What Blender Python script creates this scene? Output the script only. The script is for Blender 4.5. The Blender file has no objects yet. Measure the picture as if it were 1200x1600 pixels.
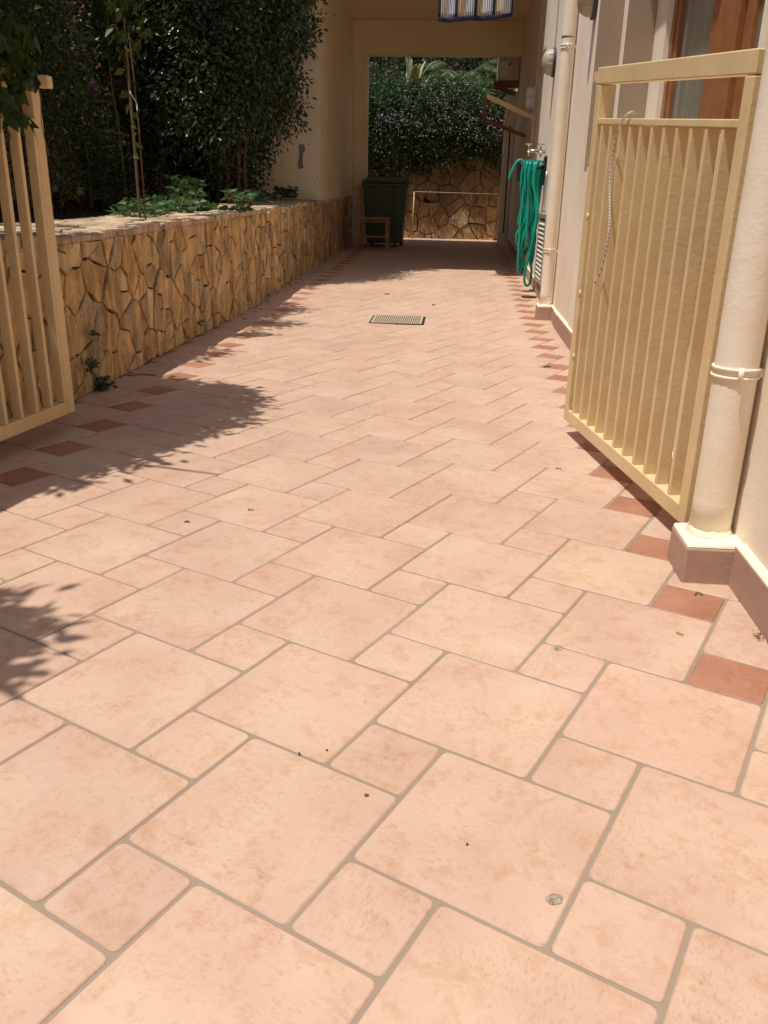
import bpy, math, random
import numpy as np
from mathutils import Vector, Matrix

R = math.radians
random.seed(7)
rng = np.random.default_rng(11)
scene = bpy.context.scene
COL = scene.collection

# ------------------------------------------------------------------ camera
CAM = Vector((0.5073, -1.0601, 1.0016))
yaw, pitch, roll = -0.08016, 0.36069, 0.0222
f = Vector((math.sin(yaw) * math.cos(pitch), math.cos(yaw) * math.cos(pitch), -math.sin(pitch)))
r = Vector((math.cos(yaw), -math.sin(yaw), 0)); u = r.cross(f)
r2 = math.cos(roll) * r + math.sin(roll) * u
u2 = -math.sin(roll) * r + math.cos(roll) * u
cam_data = bpy.data.cameras.new('camera')
cam = bpy.data.objects.new('camera', cam_data); COL.objects.link(cam)
M = Matrix((r2, u2, -f)).transposed().to_4x4(); M.translation = CAM
cam.matrix_world = M
cam_data.sensor_fit = 'VERTICAL'; cam_data.sensor_height = 24.0
cam_data.lens = 24.0 * 1301.9 / 1600.0
cam_data.clip_start = 0.05; cam_data.clip_end = 1000
scene.camera = cam
scene.render.resolution_x = 768; scene.render.resolution_y = 1024

# ------------------------------------------------------------------ light
D = Vector((0.27, 0.16, -1.0))                 # direction the sunlight travels
SUNDIR = (-D).normalized()
elev = math.asin(SUNDIR.z)
world = bpy.data.worlds.new('World'); scene.world = world; world.use_nodes = True
nt = world.node_tree; nt.nodes.clear()
sky = nt.nodes.new('ShaderNodeTexSky'); sky.sky_type = 'NISHITA'; sky.sun_disc = False
sky.sun_elevation = elev; sky.sun_rotation = math.atan2(SUNDIR.x, SUNDIR.y)
sky.air_density = 1.0; sky.dust_density = 2.0
bg = nt.nodes.new('ShaderNodeBackground'); bg.inputs['Strength'].default_value = 0.092
wo = nt.nodes.new('ShaderNodeOutputWorld')
nt.links.new(sky.outputs[0], bg.inputs[0]); nt.links.new(bg.outputs[0], wo.inputs[0])
sl = bpy.data.lights.new('sun', 'SUN'); sl.energy = 4.0; sl.angle = R(0.53); sl.color = (1.0, 0.955, 0.88)
so = bpy.data.objects.new('sun', sl); COL.objects.link(so)
so.rotation_euler = Vector((0, 0, -1)).rotation_difference(D.normalized()).to_euler()
so.location = (-3, -2, 12)
scene.view_settings.view_transform = 'Standard'; scene.view_settings.look = 'None'
scene.view_settings.exposure = 0.12; scene.view_settings.gamma = 1.0
scene.view_settings.use_curve_mapping = False
scene.render.engine = 'CYCLES'
scene.cycles.max_bounces = 8; scene.cycles.diffuse_bounces = 5

# ------------------------------------------------------------------ materials
def new_mat(name):
    m = bpy.data.materials.new(name); m.use_nodes = True
    t = m.node_tree; b = t.nodes['Principled BSDF']
    return m, t, b

def N(t, kind, **kw):
    n = t.nodes.new(kind)
    for k, v in kw.items():
        if k.startswith('i_'):
            n.inputs[k[2:].replace('_', ' ')].default_value = v
        else: setattr(n, k, v)
    return n

def ramp(t, fac, stops):
    n = t.nodes.new('ShaderNodeValToRGB'); cr = n.color_ramp
    while len(cr.elements) > 1: cr.elements.remove(cr.elements[-1])
    cr.elements[0].position = stops[0][0]; cr.elements[0].color = (*stops[0][1], 1)
    for p, c in stops[1:]:
        e = cr.elements.new(p); e.color = (*c, 1)
    t.links.new(fac, n.inputs[0]); return n.outputs[0]

def mixc(t, a, b, fac, mode='MIX'):
    n = t.nodes.new('ShaderNodeMix'); n.data_type = 'RGBA'; n.blend_type = mode
    for s, v in ((n.inputs[0], fac), (n.inputs[6], a), (n.inputs[7], b)):
        if hasattr(v, 'links'): t.links.new(v, s)
        elif isinstance(v, tuple): s.default_value = (*v, 1)
        else: s.default_value = v
    return n.outputs[2]

def coords(t, rand_offset=False, obj=True):
    tc = t.nodes.new('ShaderNodeTexCoord')
    if not rand_offset: return tc.outputs['Object']
    g = t.nodes.new('ShaderNodeNewGeometry')
    oi = t.nodes.new('ShaderNodeObjectInfo')
    v = N(t, 'ShaderNodeVectorMath', operation='SCALE'); 
    cmb = t.nodes.new('ShaderNodeCombineXYZ')
    add = N(t, 'ShaderNodeMath', operation='ADD')
    t.links.new(oi.outputs['Random'], add.inputs[0]); t.links.new(g.outputs['Random Per Island'], add.inputs[1])
    m1 = N(t, 'ShaderNodeMath', operation='MULTIPLY'); t.links.new(add.outputs[0], m1.inputs[0]); m1.inputs[1].default_value = 37.0
    for i in range(3): t.links.new(m1.outputs[0], cmb.inputs[i])
    va = N(t, 'ShaderNodeVectorMath', operation='ADD')
    t.links.new(tc.outputs['Object'], va.inputs[0]); t.links.new(cmb.outputs[0], va.inputs[1])
    return va.outputs[0]

def noise(t, vec, scale, detail=4, rough=0.55, dist=0.0):
    n = N(t, 'ShaderNodeTexNoise'); n.inputs['Scale'].default_value = scale
    n.inputs['Detail'].default_value = detail; n.inputs['Roughness'].default_value = rough
    n.inputs['Distortion'].default_value = dist
    t.links.new(vec, n.inputs['Vector']); return n.outputs[0]

def bump(t, b, h, strength, dist=0.01):
    n = t.nodes.new('ShaderNodeBump'); n.inputs['Strength'].default_value = strength
    n.inputs['Distance'].default_value = dist
    t.links.new(h, n.inputs['Height']); t.links.new(n.outputs[0], b.inputs['Normal'])

def rand_val(t):
    g = t.nodes.new('ShaderNodeNewGeometry'); oi = t.nodes.new('ShaderNodeObjectInfo')
    add = N(t, 'ShaderNodeMath', operation='ADD'); t.links.new(g.outputs['Random Per Island'], add.inputs[0]); t.links.new(oi.outputs['Random'], add.inputs[1])
    fr = N(t, 'ShaderNodeMath', operation='FRACT'); t.links.new(add.outputs[0], fr.inputs[0])
    return fr.outputs[0]

def tile_mat(name, c1, c2, c3):
    m, t, b = new_mat(name)
    v = coords(t, True)
    big = noise(t, v, 4.0, 4, 0.55, 0.15)
    mid = noise(t, v, 16, 8, 0.72, 0.25)
    mpf = t.nodes.new('ShaderNodeMapping'); mpf.inputs['Rotation'].default_value = (0, 0, 0.6); mpf.inputs['Scale'].default_value = (1.0, 0.45, 1.0)
    t.links.new(v, mpf.inputs['Vector']); fine = noise(t, mpf.outputs[0], 170, 4, 0.65)
    col = ramp(t, big, [(0.34, c1), (0.52, c2), (0.68, c3)])
    cloud = ramp(t, mid, [(0.36, (1.03, 1.03, 1.03)), (0.50, (1, 1, 1)), (0.58, (0.93, 0.865, 0.80)), (0.70, (0.84, 0.73, 0.63))])
    col = mixc(t, col, cloud, 0.85, 'MULTIPLY')
    fl = ramp(t, fine, [(0.52, (1, 1, 1)), (0.62, (0.90, 0.82, 0.75)), (0.74, (0.72, 0.58, 0.48))])
    msk = ramp(t, noise(t, v, 9, 4, 0.6), [(0.42, (0.15, 0.15, 0.15)), (0.62, (0.85, 0.85, 0.85))])
    col = mixc(t, col, fl, msk, 'MULTIPLY')
    tint = ramp(t, rand_val(t), [(0.0, (0.95, 0.93, 0.92)), (0.5, (1.0, 0.99, 0.97)), (1.0, (0.99, 0.95, 0.93))])
    col = mixc(t, col, tint, 1.0, 'MULTIPLY')
    g = t.nodes.new('ShaderNodeNewGeometry')
    dust = noise(t, g.outputs['Position'], 1.1, 4, 0.6, 0.3)
    dcol = ramp(t, dust, [(0.35, (0.94, 0.92, 0.90)), (0.62, (1.0, 1.0, 1.0))])
    col = mixc(t, col, dcol, 1.0, 'MULTIPLY')
    t.links.new(col, b.inputs['Base Color'])
    rr = ramp(t, mid, [(0.3, (0.50,) * 3), (0.7, (0.66,) * 3)])
    t.links.new(rr, b.inputs['Roughness'])
    b.inputs['Specular IOR Level'].default_value = 0.30
    mm = mixc(t, mid, fine, 0.35)
    bump(t, b, mm, 0.16, 0.004)
    return m

def plaster_mat(name, c, stain=(0.86, 0.80, 0.72), rough=0.85, bs=0.35, sc=60):
    m, t, b = new_mat(name)
    g = t.nodes.new('ShaderNodeNewGeometry'); v = g.outputs['Position']
    n1 = noise(t, v, 1.3, 5, 0.6, 0.2); n2 = noise(t, v, sc, 5, 0.6)
    mp = t.nodes.new('ShaderNodeMapping'); mp.inputs['Scale'].default_value = (3, 3, 0.35)
    t.links.new(v, mp.inputs['Vector']); n3 = noise(t, mp.outputs[0], 3.0, 5, 0.65)
    col = mixc(t, c, ramp(t, n1, [(0.38, stain), (0.62, (1, 1, 1))]), 0.6, 'MULTIPLY')
    col = mixc(t, col, ramp(t, n3, [(0.35, stain), (0.62, (1, 1, 1))]), 0.10, 'MULTIPLY')
    col = mixc(t, col, ramp(t, n2, [(0.30, (0.9, 0.88, 0.85)), (0.5, (1, 1, 1))]), 0.4, 'MULTIPLY')
    t.links.new(col, b.inputs['Base Color']); b.inputs['Roughness'].default_value = rough
    b.inputs['Specular IOR Level'].default_value = 0.2
    bump(t, b, n2, bs, 0.004)
    return m

def stone_mat(name, stops, dark=(0.30, 0.24, 0.19), streak=0.55):
    m, t, b = new_mat(name)
    v = coords(t, True)
    g = t.nodes.new('ShaderNodeNewGeometry')
    base = ramp(t, rand_val(t), stops)
    n1 = noise(t, v, 7, 5, 0.6, 0.5); n2 = noise(t, v, 45, 5, 0.65)
    col = mixc(t, base, ramp(t, n1, [(0.32, (0.62, 0.55, 0.48)), (0.6, (1.1, 1.05, 1.0))]), 0.8, 'MULTIPLY')
    mp = t.nodes.new('ShaderNodeMapping'); mp.inputs['Scale'].default_value = (5, 5, 0.9)
    t.links.new(g.outputs['Position'], mp.inputs['Vector'])
    n3 = noise(t, mp.outputs[0], 1.6, 5, 0.7, 0.4)
    col = mixc(t, col, ramp(t, n3, [(0.44, (1, 1, 1)), (0.57, dark)]), streak, 'MULTIPLY')
    col = mixc(t, col, ramp(t, n2, [(0.33, (0.65, 0.6, 0.55)), (0.52, (1, 1, 1))]), 0.6, 'MULTIPLY')
    t.links.new(col, b.inputs['Base Color']); b.inputs['Roughness'].default_value = 0.9
    b.inputs['Specular IOR Level'].default_value = 0.15
    bump(t, b, mixc(t, n1, n2, 0.5), 0.7, 0.02)
    return m

def paint_mat(name, c, chip=(0.25, 0.12, 0.06), chipamt=0.79, rough=0.5, var=(0.86, 0.80, 0.70)):
    m, t, b = new_mat(name)
    g = t.nodes.new('ShaderNodeNewGeometry'); v = g.outputs['Position']
    n1 = noise(t, v, 6, 5, 0.6); n2 = noise(t, v, 90, 4, 0.6); n3 = noise(t, v, 38, 3, 0.5)
    col = mixc(t, c, ramp(t, n1, [(0.35, var), (0.6, (1, 1, 1))]), 0.8, 'MULTIPLY')
    chipf = ramp(t, n3, [(chipamt, (0, 0, 0)), (chipamt + 0.015, (1, 1, 1))])
    col = mixc(t, col, chip, chipf)
    t.links.new(col, b.inputs['Base Color']); b.inputs['Roughness'].default_value = rough
    b.inputs['Specular IOR Level'].default_value = 0.35
    bump(t, b, mixc(t, n2, noise(t, v, 30, 5, 0.6), 0.5), 0.45, 0.004)
    return m

def simple_mat(name, c, rough=0.6, metal=0.0, var=0.15, sc=12, spec=0.4):
    m, t, b = new_mat(name)
    v = coords(t)
    n1 = noise(t, v, sc, 4, 0.6)
    col = mixc(t, c, ramp(t, n1, [(0.35, (1 - var,) * 3), (0.65, (1.0,) * 3)]), 1.0, 'MULTIPLY')
    t.links.new(col, b.inputs['Base Color']); b.inputs['Roughness'].default_value = rough
    b.inputs['Metallic'].default_value = metal; b.inputs['Specular IOR Level'].default_value = spec
    bump(t, b, n1, 0.1, 0.002)
    return m

def leaf_mat(name, stops, rough=0.42, trans=0.25, spec=0.4):
    m, t, b = new_mat(name)
    g = t.nodes.new('ShaderNodeNewGeometry')
    col = ramp(t, g.outputs['Random Per Island'], stops)
    t.links.new(col, b.inputs['Base Color']); b.inputs['Roughness'].default_value = rough
    b.inputs['Specular IOR Level'].default_value = spec
    tr = t.nodes.new('ShaderNodeBsdfTranslucent'); 
    c2 = mixc(t, col, (1.0, 1.0, 0.35), 0.35, 'MULTIPLY'); t.links.new(c2, tr.inputs[0])
    mx = t.nodes.new('ShaderNodeMixShader'); mx.inputs[0].default_value = trans
    out = t.nodes['Material Output']
    t.links.new(b.outputs[0], mx.inputs[1]); t.links.new(tr.outputs[0], mx.inputs[2]); t.links.new(mx.outputs[0], out.inputs[0])
    return m

MT = {}
MT['tile'] = tile_mat('terracotta_pale_tile', (0.515, 0.350, 0.266), (0.552, 0.390, 0.300), (0.575, 0.430, 0.322))
MT['accent'] = tile_mat('terracotta_red_tile', (0.33, 0.15, 0.098), (0.38, 0.185, 0.12), (0.43, 0.225, 0.15))
MT['grout'] = plaster_mat('grout', (0.31, 0.245, 0.185), rough=0.95, bs=0.5, sc=200)
MT['wall'] = plaster_mat('cream_render', (0.86, 0.765, 0.635))
MT['walltan'] = plaster_mat('tan_render', (0.88, 0.77, 0.55), bs=0.2)
MT['ceiling'] = plaster_mat('ceiling_render', (0.86, 0.72, 0.52), bs=0.15)
MT['ledge'] = plaster_mat('ledge_paint', (0.86, 0.78, 0.60))
MT['skirt'] = plaster_mat('skirting_clay', (0.46, 0.30, 0.23), stain=(0.8, 0.76, 0.72), sc=40)
MT['mortar'] = plaster_mat('dark_mortar', (0.075, 0.045, 0.025), rough=1.0, bs=0.8, sc=50)
MT['stone'] = stone_mat('amber_stone', [(0.0, (0.72, 0.52, 0.27)), (0.3, (0.64, 0.45, 0.225)), (0.55, (0.74, 0.58, 0.34)), (0.8, (0.46, 0.37, 0.235)), (1.0, (0.76, 0.53, 0.26))], dark=(0.36, 0.33, 0.29), streak=0.62)
MT['stoneback'] = stone_mat('back_stone', [(0.0, (0.58, 0.40, 0.22)), (0.4, (0.48, 0.33, 0.18)), (0.7, (0.62, 0.46, 0.27)), (1.0, (0.42, 0.29, 0.17))], streak=0.3)
MT['coping'] = stone_mat('coping_stone', [(0.0, (0.60, 0.47, 0.33)), (0.5, (0.66, 0.54, 0.40)), (1.0, (0.54, 0.42, 0.29))], streak=0.4)
MT['gate'] = paint_mat('gate_paint', (0.72, 0.55, 0.305), rough=0.42, chipamt=0.775, var=(0.90, 0.86, 0.78))
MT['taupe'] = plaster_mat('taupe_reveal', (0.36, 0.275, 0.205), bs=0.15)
MT['pipe'] = paint_mat('pipe_paint', (0.85, 0.75, 0.61), chip=(0.45, 0.33, 0.2), chipamt=0.80, rough=0.55, var=(0.93, 0.90, 0.82))
MT['soil'] = plaster_mat('soil', (0.055, 0.035, 0.02), rough=1, bs=1, sc=25)
MT['wood'] = simple_mat('window_wood', (0.33, 0.125, 0.045), 0.4, var=0.3, sc=9)
MT['chairwood'] = simple_mat('chair_wood', (0.42, 0.20, 0.075), 0.55, var=0.3, sc=9)
MT['barwood'] = simple_mat('bar_paint', (0.62, 0.42, 0.22), 0.6)
MT['redwood'] = simple_mat('rusty_red_metal', (0.24, 0.10, 0.05), 0.7)
MT['bin'] = simple_mat('bin_green', (0.055, 0.075, 0.026), 0.5)
MT['black'] = simple_mat('black_plastic', (0.015, 0.015, 0.018), 0.5)
MT['steel'] = simple_mat('galvanised_steel', (0.45, 0.44, 0.40), 0.45, 0.7)
MT['tap'] = simple_mat('tap_metal', (0.6, 0.58, 0.54), 0.25, 0.9)
MT['white'] = simple_mat('white_plastic', (0.78, 0.74, 0.66), 0.5)
MT['dirtywhite'] = simple_mat('aged_plastic', (0.66, 0.60, 0.48), 0.6)
MT['grate'] = simple_mat('grate_metal', (0.46, 0.38, 0.26), 0.6, 0.0)
MT['dark'] = simple_mat('dark_gap', (0.02, 0.015, 0.01), 0.9)
MT['bark'] = simple_mat('bark', (0.16, 0.095, 0.05), 0.9, var=0.5, sc=40)
MT['stem'] = simple_mat('stem', (0.20, 0.13, 0.07), 0.8, var=0.4, sc=60)
MT['redtrim'] = simple_mat('red_fascia', (0.28, 0.07, 0.04), 0.7)
MT['cement'] = plaster_mat('cement_patch', (0.25, 0.22, 0.19), bs=0.8, sc=80)
MT['navy'] = simple_mat('navy_cloth', (0.016, 0.017, 0.045), 0.9, sc=200)
MT['spot'] = simple_mat('dried_spot', (0.40, 0.32, 0.24), 0.8, sc=220, var=0.65)
MT['debris'] = simple_mat('dry_leaf_bits', (0.17, 0.10, 0.06), 0.8)
MT['bronze'] = simple_mat('lamp_base', (0.05, 0.05, 0.06), 0.5)

# --- hose
m, t, b = new_mat('green_hose'); b.inputs['Base Color'].default_value = (0.0, 0.36, 0.24, 1); b.inputs['Roughness'].default_value = 0.35
MT['hose'] = m; b.inputs['Base Color'].default_value = (0.006, 0.34, 0.245, 1)
m, t, b = new_mat('lamp_glass'); v = coords(t); b.inputs['Roughness'].default_value = 0.5
b.inputs['Base Color'].default_value = (0.36, 0.32, 0.25, 1); MT['lampglass'] = m
# --- window pane: dull reflective glass with a curtain close behind
m, t, b = new_mat('window_pane')
g = t.nodes.new('ShaderNodeNewGeometry'); mp = t.nodes.new('ShaderNodeMapping'); mp.inputs['Scale'].default_value = (1, 9, 0.3)
t.links.new(g.outputs['Position'], mp.inputs['Vector']); n1 = noise(t, mp.outputs[0], 2.0, 4, 0.5)
t.links.new(ramp(t, n1, [(0.35, (0.055, 0.085, 0.080)), (0.65, (0.17, 0.175, 0.14))]), b.inputs['Base Color'])
b.inputs['Roughness'].default_value = 0.08; b.inputs['Specular IOR Level'].default_value = 0.5
MT['pane'] = m
# --- rope: two-tone twist
m, t, b = new_mat('twisted_cord')
tc = t.nodes.new('ShaderNodeTexCoord'); w = N(t, 'ShaderNodeTexWave'); w.wave_type = 'BANDS'; w.bands_direction = 'DIAGONAL'
w.inputs['Scale'].default_value = 45; w.inputs['Distortion'].default_value = 2; t.links.new(tc.outputs['Object'], w.inputs['Vector'])
t.links.new(ramp(t, w.outputs[1], [(0.45, (0.72, 0.67, 0.60)), (0.6, (0.36, 0.29, 0.25))]), b.inputs['Base Color']); b.inputs['Roughness'].default_value = 0.7
MT['cord'] = m
# --- striped cloth
m, t, b = new_mat('striped_cloth')
tc = t.nodes.new('ShaderNodeTexCoord'); sx = t.nodes.new('ShaderNodeSeparateXYZ'); t.links.new(tc.outputs['UV'], sx.inputs[0])
pan = N(t, 'ShaderNodeMath', operation='MULTIPLY'); t.links.new(sx.outputs[0], pan.inputs[0]); pan.inputs[1].default_value = 4.0
pf = N(t, 'ShaderNodeMath', operation='FRACT'); t.links.new(pan.outputs[0], pf.inputs[0])
st = N(t, 'ShaderNodeMath', operation='MULTIPLY'); t.links.new(pf.outputs[0], st.inputs[0]); st.inputs[1].default_value = 10.5
sf = N(t, 'ShaderNodeMath', operation='FRACT'); t.links.new(st.outputs[0], sf.inputs[0])
basec = ramp(t, pf.outputs[0], [(0.0, (0.72, 0.52, 0.24)), (0.35, (0.76, 0.58, 0.30)), (0.45, (0.74, 0.74, 0.76)), (1.0, (0.66, 0.68, 0.74))])
st2 = ramp(t, sf.outputs[0], [(0.0, (0, 0, 0)), (0.34, (0, 0, 0)), (0.42, (1, 1, 1)), (0.94, (1, 1, 1)), (1.0, (0, 0, 0))])
c1 = mixc(t, (0.035, 0.03, 0.045), basec, st2)
t.links.new(c1, b.inputs['Base Color']); b.inputs['Roughness'].default_value = 0.95
MT['stripes'] = m

G1 = (0.020, 0.035, 0.010); G2 = (0.035, 0.062, 0.016); G3 = (0.055, 0.090, 0.022); G4 = (0.10, 0.13, 0.035)
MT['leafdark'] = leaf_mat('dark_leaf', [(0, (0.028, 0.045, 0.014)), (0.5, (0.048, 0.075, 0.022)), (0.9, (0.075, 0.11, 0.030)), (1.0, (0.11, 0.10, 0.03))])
MT['leafficus'] = leaf_mat('glossy_leaf', [(0, (0.024, 0.042, 0.014)), (0.6, (0.042, 0.070, 0.022)), (1.0, (0.075, 0.10, 0.032))], rough=0.3, trans=0.15, spec=0.6)
MT['leafbright'] = leaf_mat('bright_leaf', [(0, (0.045, 0.10, 0.030)), (0.6, (0.07, 0.145, 0.05)), (1.0, (0.11, 0.18, 0.07))], rough=0.45)
MT['leafgate'] = leaf_mat('hanging_leaf', [(0, (0.030, 0.060, 0.008)), (0.6, (0.05, 0.085, 0.012)), (1.0, (0.075, 0.11, 0.02))], rough=0.5, trans=0.3)
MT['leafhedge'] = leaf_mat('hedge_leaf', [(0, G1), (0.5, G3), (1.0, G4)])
MT['leafagave'] = leaf_mat('agave_leaf', [(0, (0.22, 0.26, 0.13)), (1.0, (0.48, 0.46, 0.26))], rough=0.5, trans=0.1)
MT['leafpalm'] = leaf_mat('palm_leaf', [(0, (0.08, 0.12, 0.05)), (1.0, (0.16, 0.20, 0.09))], rough=0.4)
MT['pink'] = leaf_mat('pink_flower', [(0, (0.42, 0.13, 0.32)), (1, (0.58, 0.32, 0.46))], rough=0.7)
MT['mauve'] = leaf_mat('mauve_flower', [(0, (0.36, 0.27, 0.40)), (1, (0.56, 0.48, 0.57))], rough=0.7)

# ------------------------------------------------------------------ builders
def tag(o, label=None, cat=None, group=None, kind=None):
    if label: o['label'] = label
    if cat: o['category'] = cat
    if group: o['group'] = group
    if kind: o['kind'] = kind
    return o

def thing(name, loc, label, cat, group=None):
    o = bpy.data.objects.new(name, None); COL.objects.link(o); o.location = loc
    o.empty_display_size = 0.1
    return tag(o, label, cat, group)

def wloc(o):
    v = Vector(o.location)
    while o.parent: o = o.parent; v += Vector(o.location)
    return v

def link_mesh(name, me, mat, parent=None, loc=(0, 0, 0), kind=None):
    me.materials.append(mat) if len(me.materials) == 0 else None
    o = bpy.data.objects.new(name, me); COL.objects.link(o)
    if parent: o.parent = parent; o.location = Vector(loc) - wloc(parent)
    else: o.location = loc
    if kind: o['kind'] = kind
    return o

class MB:
    def __init__(s): s.v = []; s.f = []; s.sm = []
    def add(s, vs, fs, smooth=False):
        o = len(s.v); s.v += [tuple(v) for v in vs]
        for f_ in fs: s.f.append(tuple(i + o for i in f_)); s.sm.append(smooth)
    def box(s, x0, x1, y0, y1, z0, z1):
        vs = [(x, y, z) for z in (z0, z1) for y in (y0, y1) for x in (x0, x1)]
        s.add(vs, [(0, 2, 3, 1), (4, 5, 7, 6), (0, 1, 5, 4), (2, 6, 7, 3), (0, 4, 6, 2), (1, 3, 7, 5)])
        return s
    def hexa(s, vs):        # 8 corners: bottom ring (4) ccw, top ring (4)
        s.add(vs, [(3, 2, 1, 0), (4, 5, 6, 7), (0, 1, 5, 4), (1, 2, 6, 5), (2, 3, 7, 6), (3, 0, 4, 7)]); return s
    def bar(s, a, b_, w, h, up=(0, 0, 1)):
        a = Vector(a); b_ = Vector(b_); d = (b_ - a).normalized(); sd = d.cross(Vector(up))
        if sd.length < 1e-4: sd = d.cross(Vector((1, 0, 0)))
        sd.normalize(); up2 = sd.cross(d).normalized(); sd *= w / 2; up2 *= h / 2
        vs = [a - sd - up2, a + sd - up2, b_ + sd - up2, b_ - sd - up2, a - sd + up2, a + sd + up2, b_ + sd + up2, b_ - sd + up2]
        return s.hexa(vs)
    def tube(s, pts, rad, n=10, caps=True, smooth=True):
        pts = [Vector(p) for p in pts]; rr = rad if hasattr(rad, '__len__') else [rad] * len(pts)
        ring = []; o = len(s.v); prev = None
        for i, p in enumerate(pts):
            d = (pts[min(i + 1, len(pts) - 1)] - pts[max(i - 1, 0)]).normalized()
            if prev is None:
                a = d.cross(Vector((0, 0, 1)));
                if a.length < 1e-3: a = d.cross(Vector((1, 0, 0)))
            else: a = prev - d * prev.dot(d)
            a.normalize(); prev = a; b_ = d.cross(a)
            for k in range(n):
                th = 2 * math.pi * k / n; s.v.append(tuple(p + (a * math.cos(th) + b_ * math.sin(th)) * rr[i]))
        for i in range(len(pts) - 1):
            for k in range(n):
                k2 = (k + 1) % n
                s.f.append((o + i * n + k, o + i * n + k2, o + (i + 1) * n + k2, o + (i + 1) * n + k)); s.sm.append(smooth)
        if caps:
            s.f.append(tuple(o + k for k in range(n))[::-1]); s.sm.append(False)
            s.f.append(tuple(o + (len(pts) - 1) * n + k for k in range(n))); s.sm.append(False)
        return s
    def prism(s, poly, z0, z1):
        n = len(poly); vs = [(x, y, z0) for x, y in poly] + [(x, y, z1) for x, y in poly]
        fs = [tuple(range(n))[::-1], tuple(range(n, 2 * n))] + [(i, (i + 1) % n, n + (i + 1) % n, n + i) for i in range(n)]
        s.add(vs, fs); return s
    def build(s, name, mat, parent=None, loc=None, kind=None, bevel=0.0, seg=2):
        if loc is None:
            A = np.array(s.v); loc = (A.min(0) + A.max(0)) / 2; loc[2] = A[:, 2].min()
        L = np.array(loc, float); me = bpy.data.meshes.new(name)
        me.from_pydata([tuple(np.array(v) - L) for v in s.v], [], s.f)
        me.polygons.foreach_set('use_smooth', s.sm); me.update()
        o = link_mesh(name, me, mat, parent, tuple(L), kind)
        if bevel:
            bm_ = o.modifiers.new('bevel', 'BEVEL'); bm_.width = bevel; bm_.segments = seg; bm_.limit_method = 'ANGLE'
        return o

def bez(pts, n=8):
    """Catmull-Rom through points"""
    P = [Vector(p) for p in pts]; P = [P[0] * 2 - P[1]] + P + [P[-1] * 2 - P[-2]]; out = []
    for i in range(1, len(P) - 2):
        for k in range(n):
            t_ = k / n
            out.append(0.5 * ((2 * P[i]) + (P[i + 1] - P[i - 1]) * t_ + (2 * P[i - 1] - 5 * P[i] + 4 * P[i + 1] - P[i + 2]) * t_ ** 2 + (3 * P[i] - P[i - 1] - 3 * P[i + 1] + P[i + 2]) * t_ ** 3))
    out.append(P[-2]); return out

def zf(y):
    """driveway height: flat, then a gentle rise from the drain to the passage"""
    a, b_ = 5.4, 7.2
    if y <= a: return 0.0
    if y >= b_: return 0.032 * (y - 6.3)
    return 0.032 * (y - a) ** 2 / (2 * (b_ - a))
def zslope(y): return 0.032 * min(1.0, max(0.0, (y - 5.4) / 1.8))

def leaves(name, base, dirs, L, W, mat, parent=None, fold=0.25, kind=None, loc=None):
    """one mesh of folded leaf blades; base, dirs (n,3); L, W arrays"""
    n = len(base); d = dirs / np.linalg.norm(dirs, axis=1)[:, None]
    rnd = rng.normal(size=(n, 3)); w = np.cross(d, rnd); w /= np.linalg.norm(w, axis=1)[:, None] + 1e-9
    up = np.cross(w, d)
    L = np.broadcast_to(L, (n,)); W = np.broadcast_to(W, (n,))
    mid = base + d * (L * 0.45)[:, None]
    v = np.empty((n, 4, 3)); v[:, 0] = base; v[:, 1] = mid + w * (W / 2)[:, None] + up * (W * fold)[:, None]
    v[:, 2] = base + d * L[:, None]; v[:, 3] = mid - w * (W / 2)[:, None] + up * (W * fold)[:, None]
    if loc is None: loc = (0, 0, 0) if parent is None else tuple(wloc(parent))
    v = v.reshape(-1, 3) - np.array(loc)
    idx = (np.arange(n) * 4)[:, None]
    tri = np.concatenate([idx + np.array([0, 1, 2]), idx + np.array([0, 2, 3])], 1).reshape(-1)
    me = bpy.data.meshes.new(name); me.vertices.add(n * 4); me.vertices.foreach_set('co', v.reshape(-1))
    me.loops.add(len(tri)); me.loops.foreach_set('vertex_index', tri)
    me.polygons.add(n * 2); me.polygons.foreach_set('loop_start', np.arange(n * 2) * 3); me.polygons.foreach_set('loop_total', np.full(n * 2, 3))
    me.update(calc_edges=True)
    return link_mesh(name, me, mat, parent, loc, kind)

def clumps(ncl, npl, sampler, spread, droop=0.3):
    """clumped leaf positions + directions"""
    c = np.array([sampler() for _ in range(ncl)])
    P = np.repeat(c, npl, 0); off = rng.normal(size=P.shape) * spread
    d = off / (np.linalg.norm(off, axis=1)[:, None] + 1e-6) + rng.normal(size=P.shape) * 0.5
    d[:, 2] -= droop
    return P + off, d

def inbox(b): return lambda: np.array([rng.uniform(b[0], b[1]), rng.uniform(b[2], b[3]), rng.uniform(b[4], b[5])])

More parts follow.
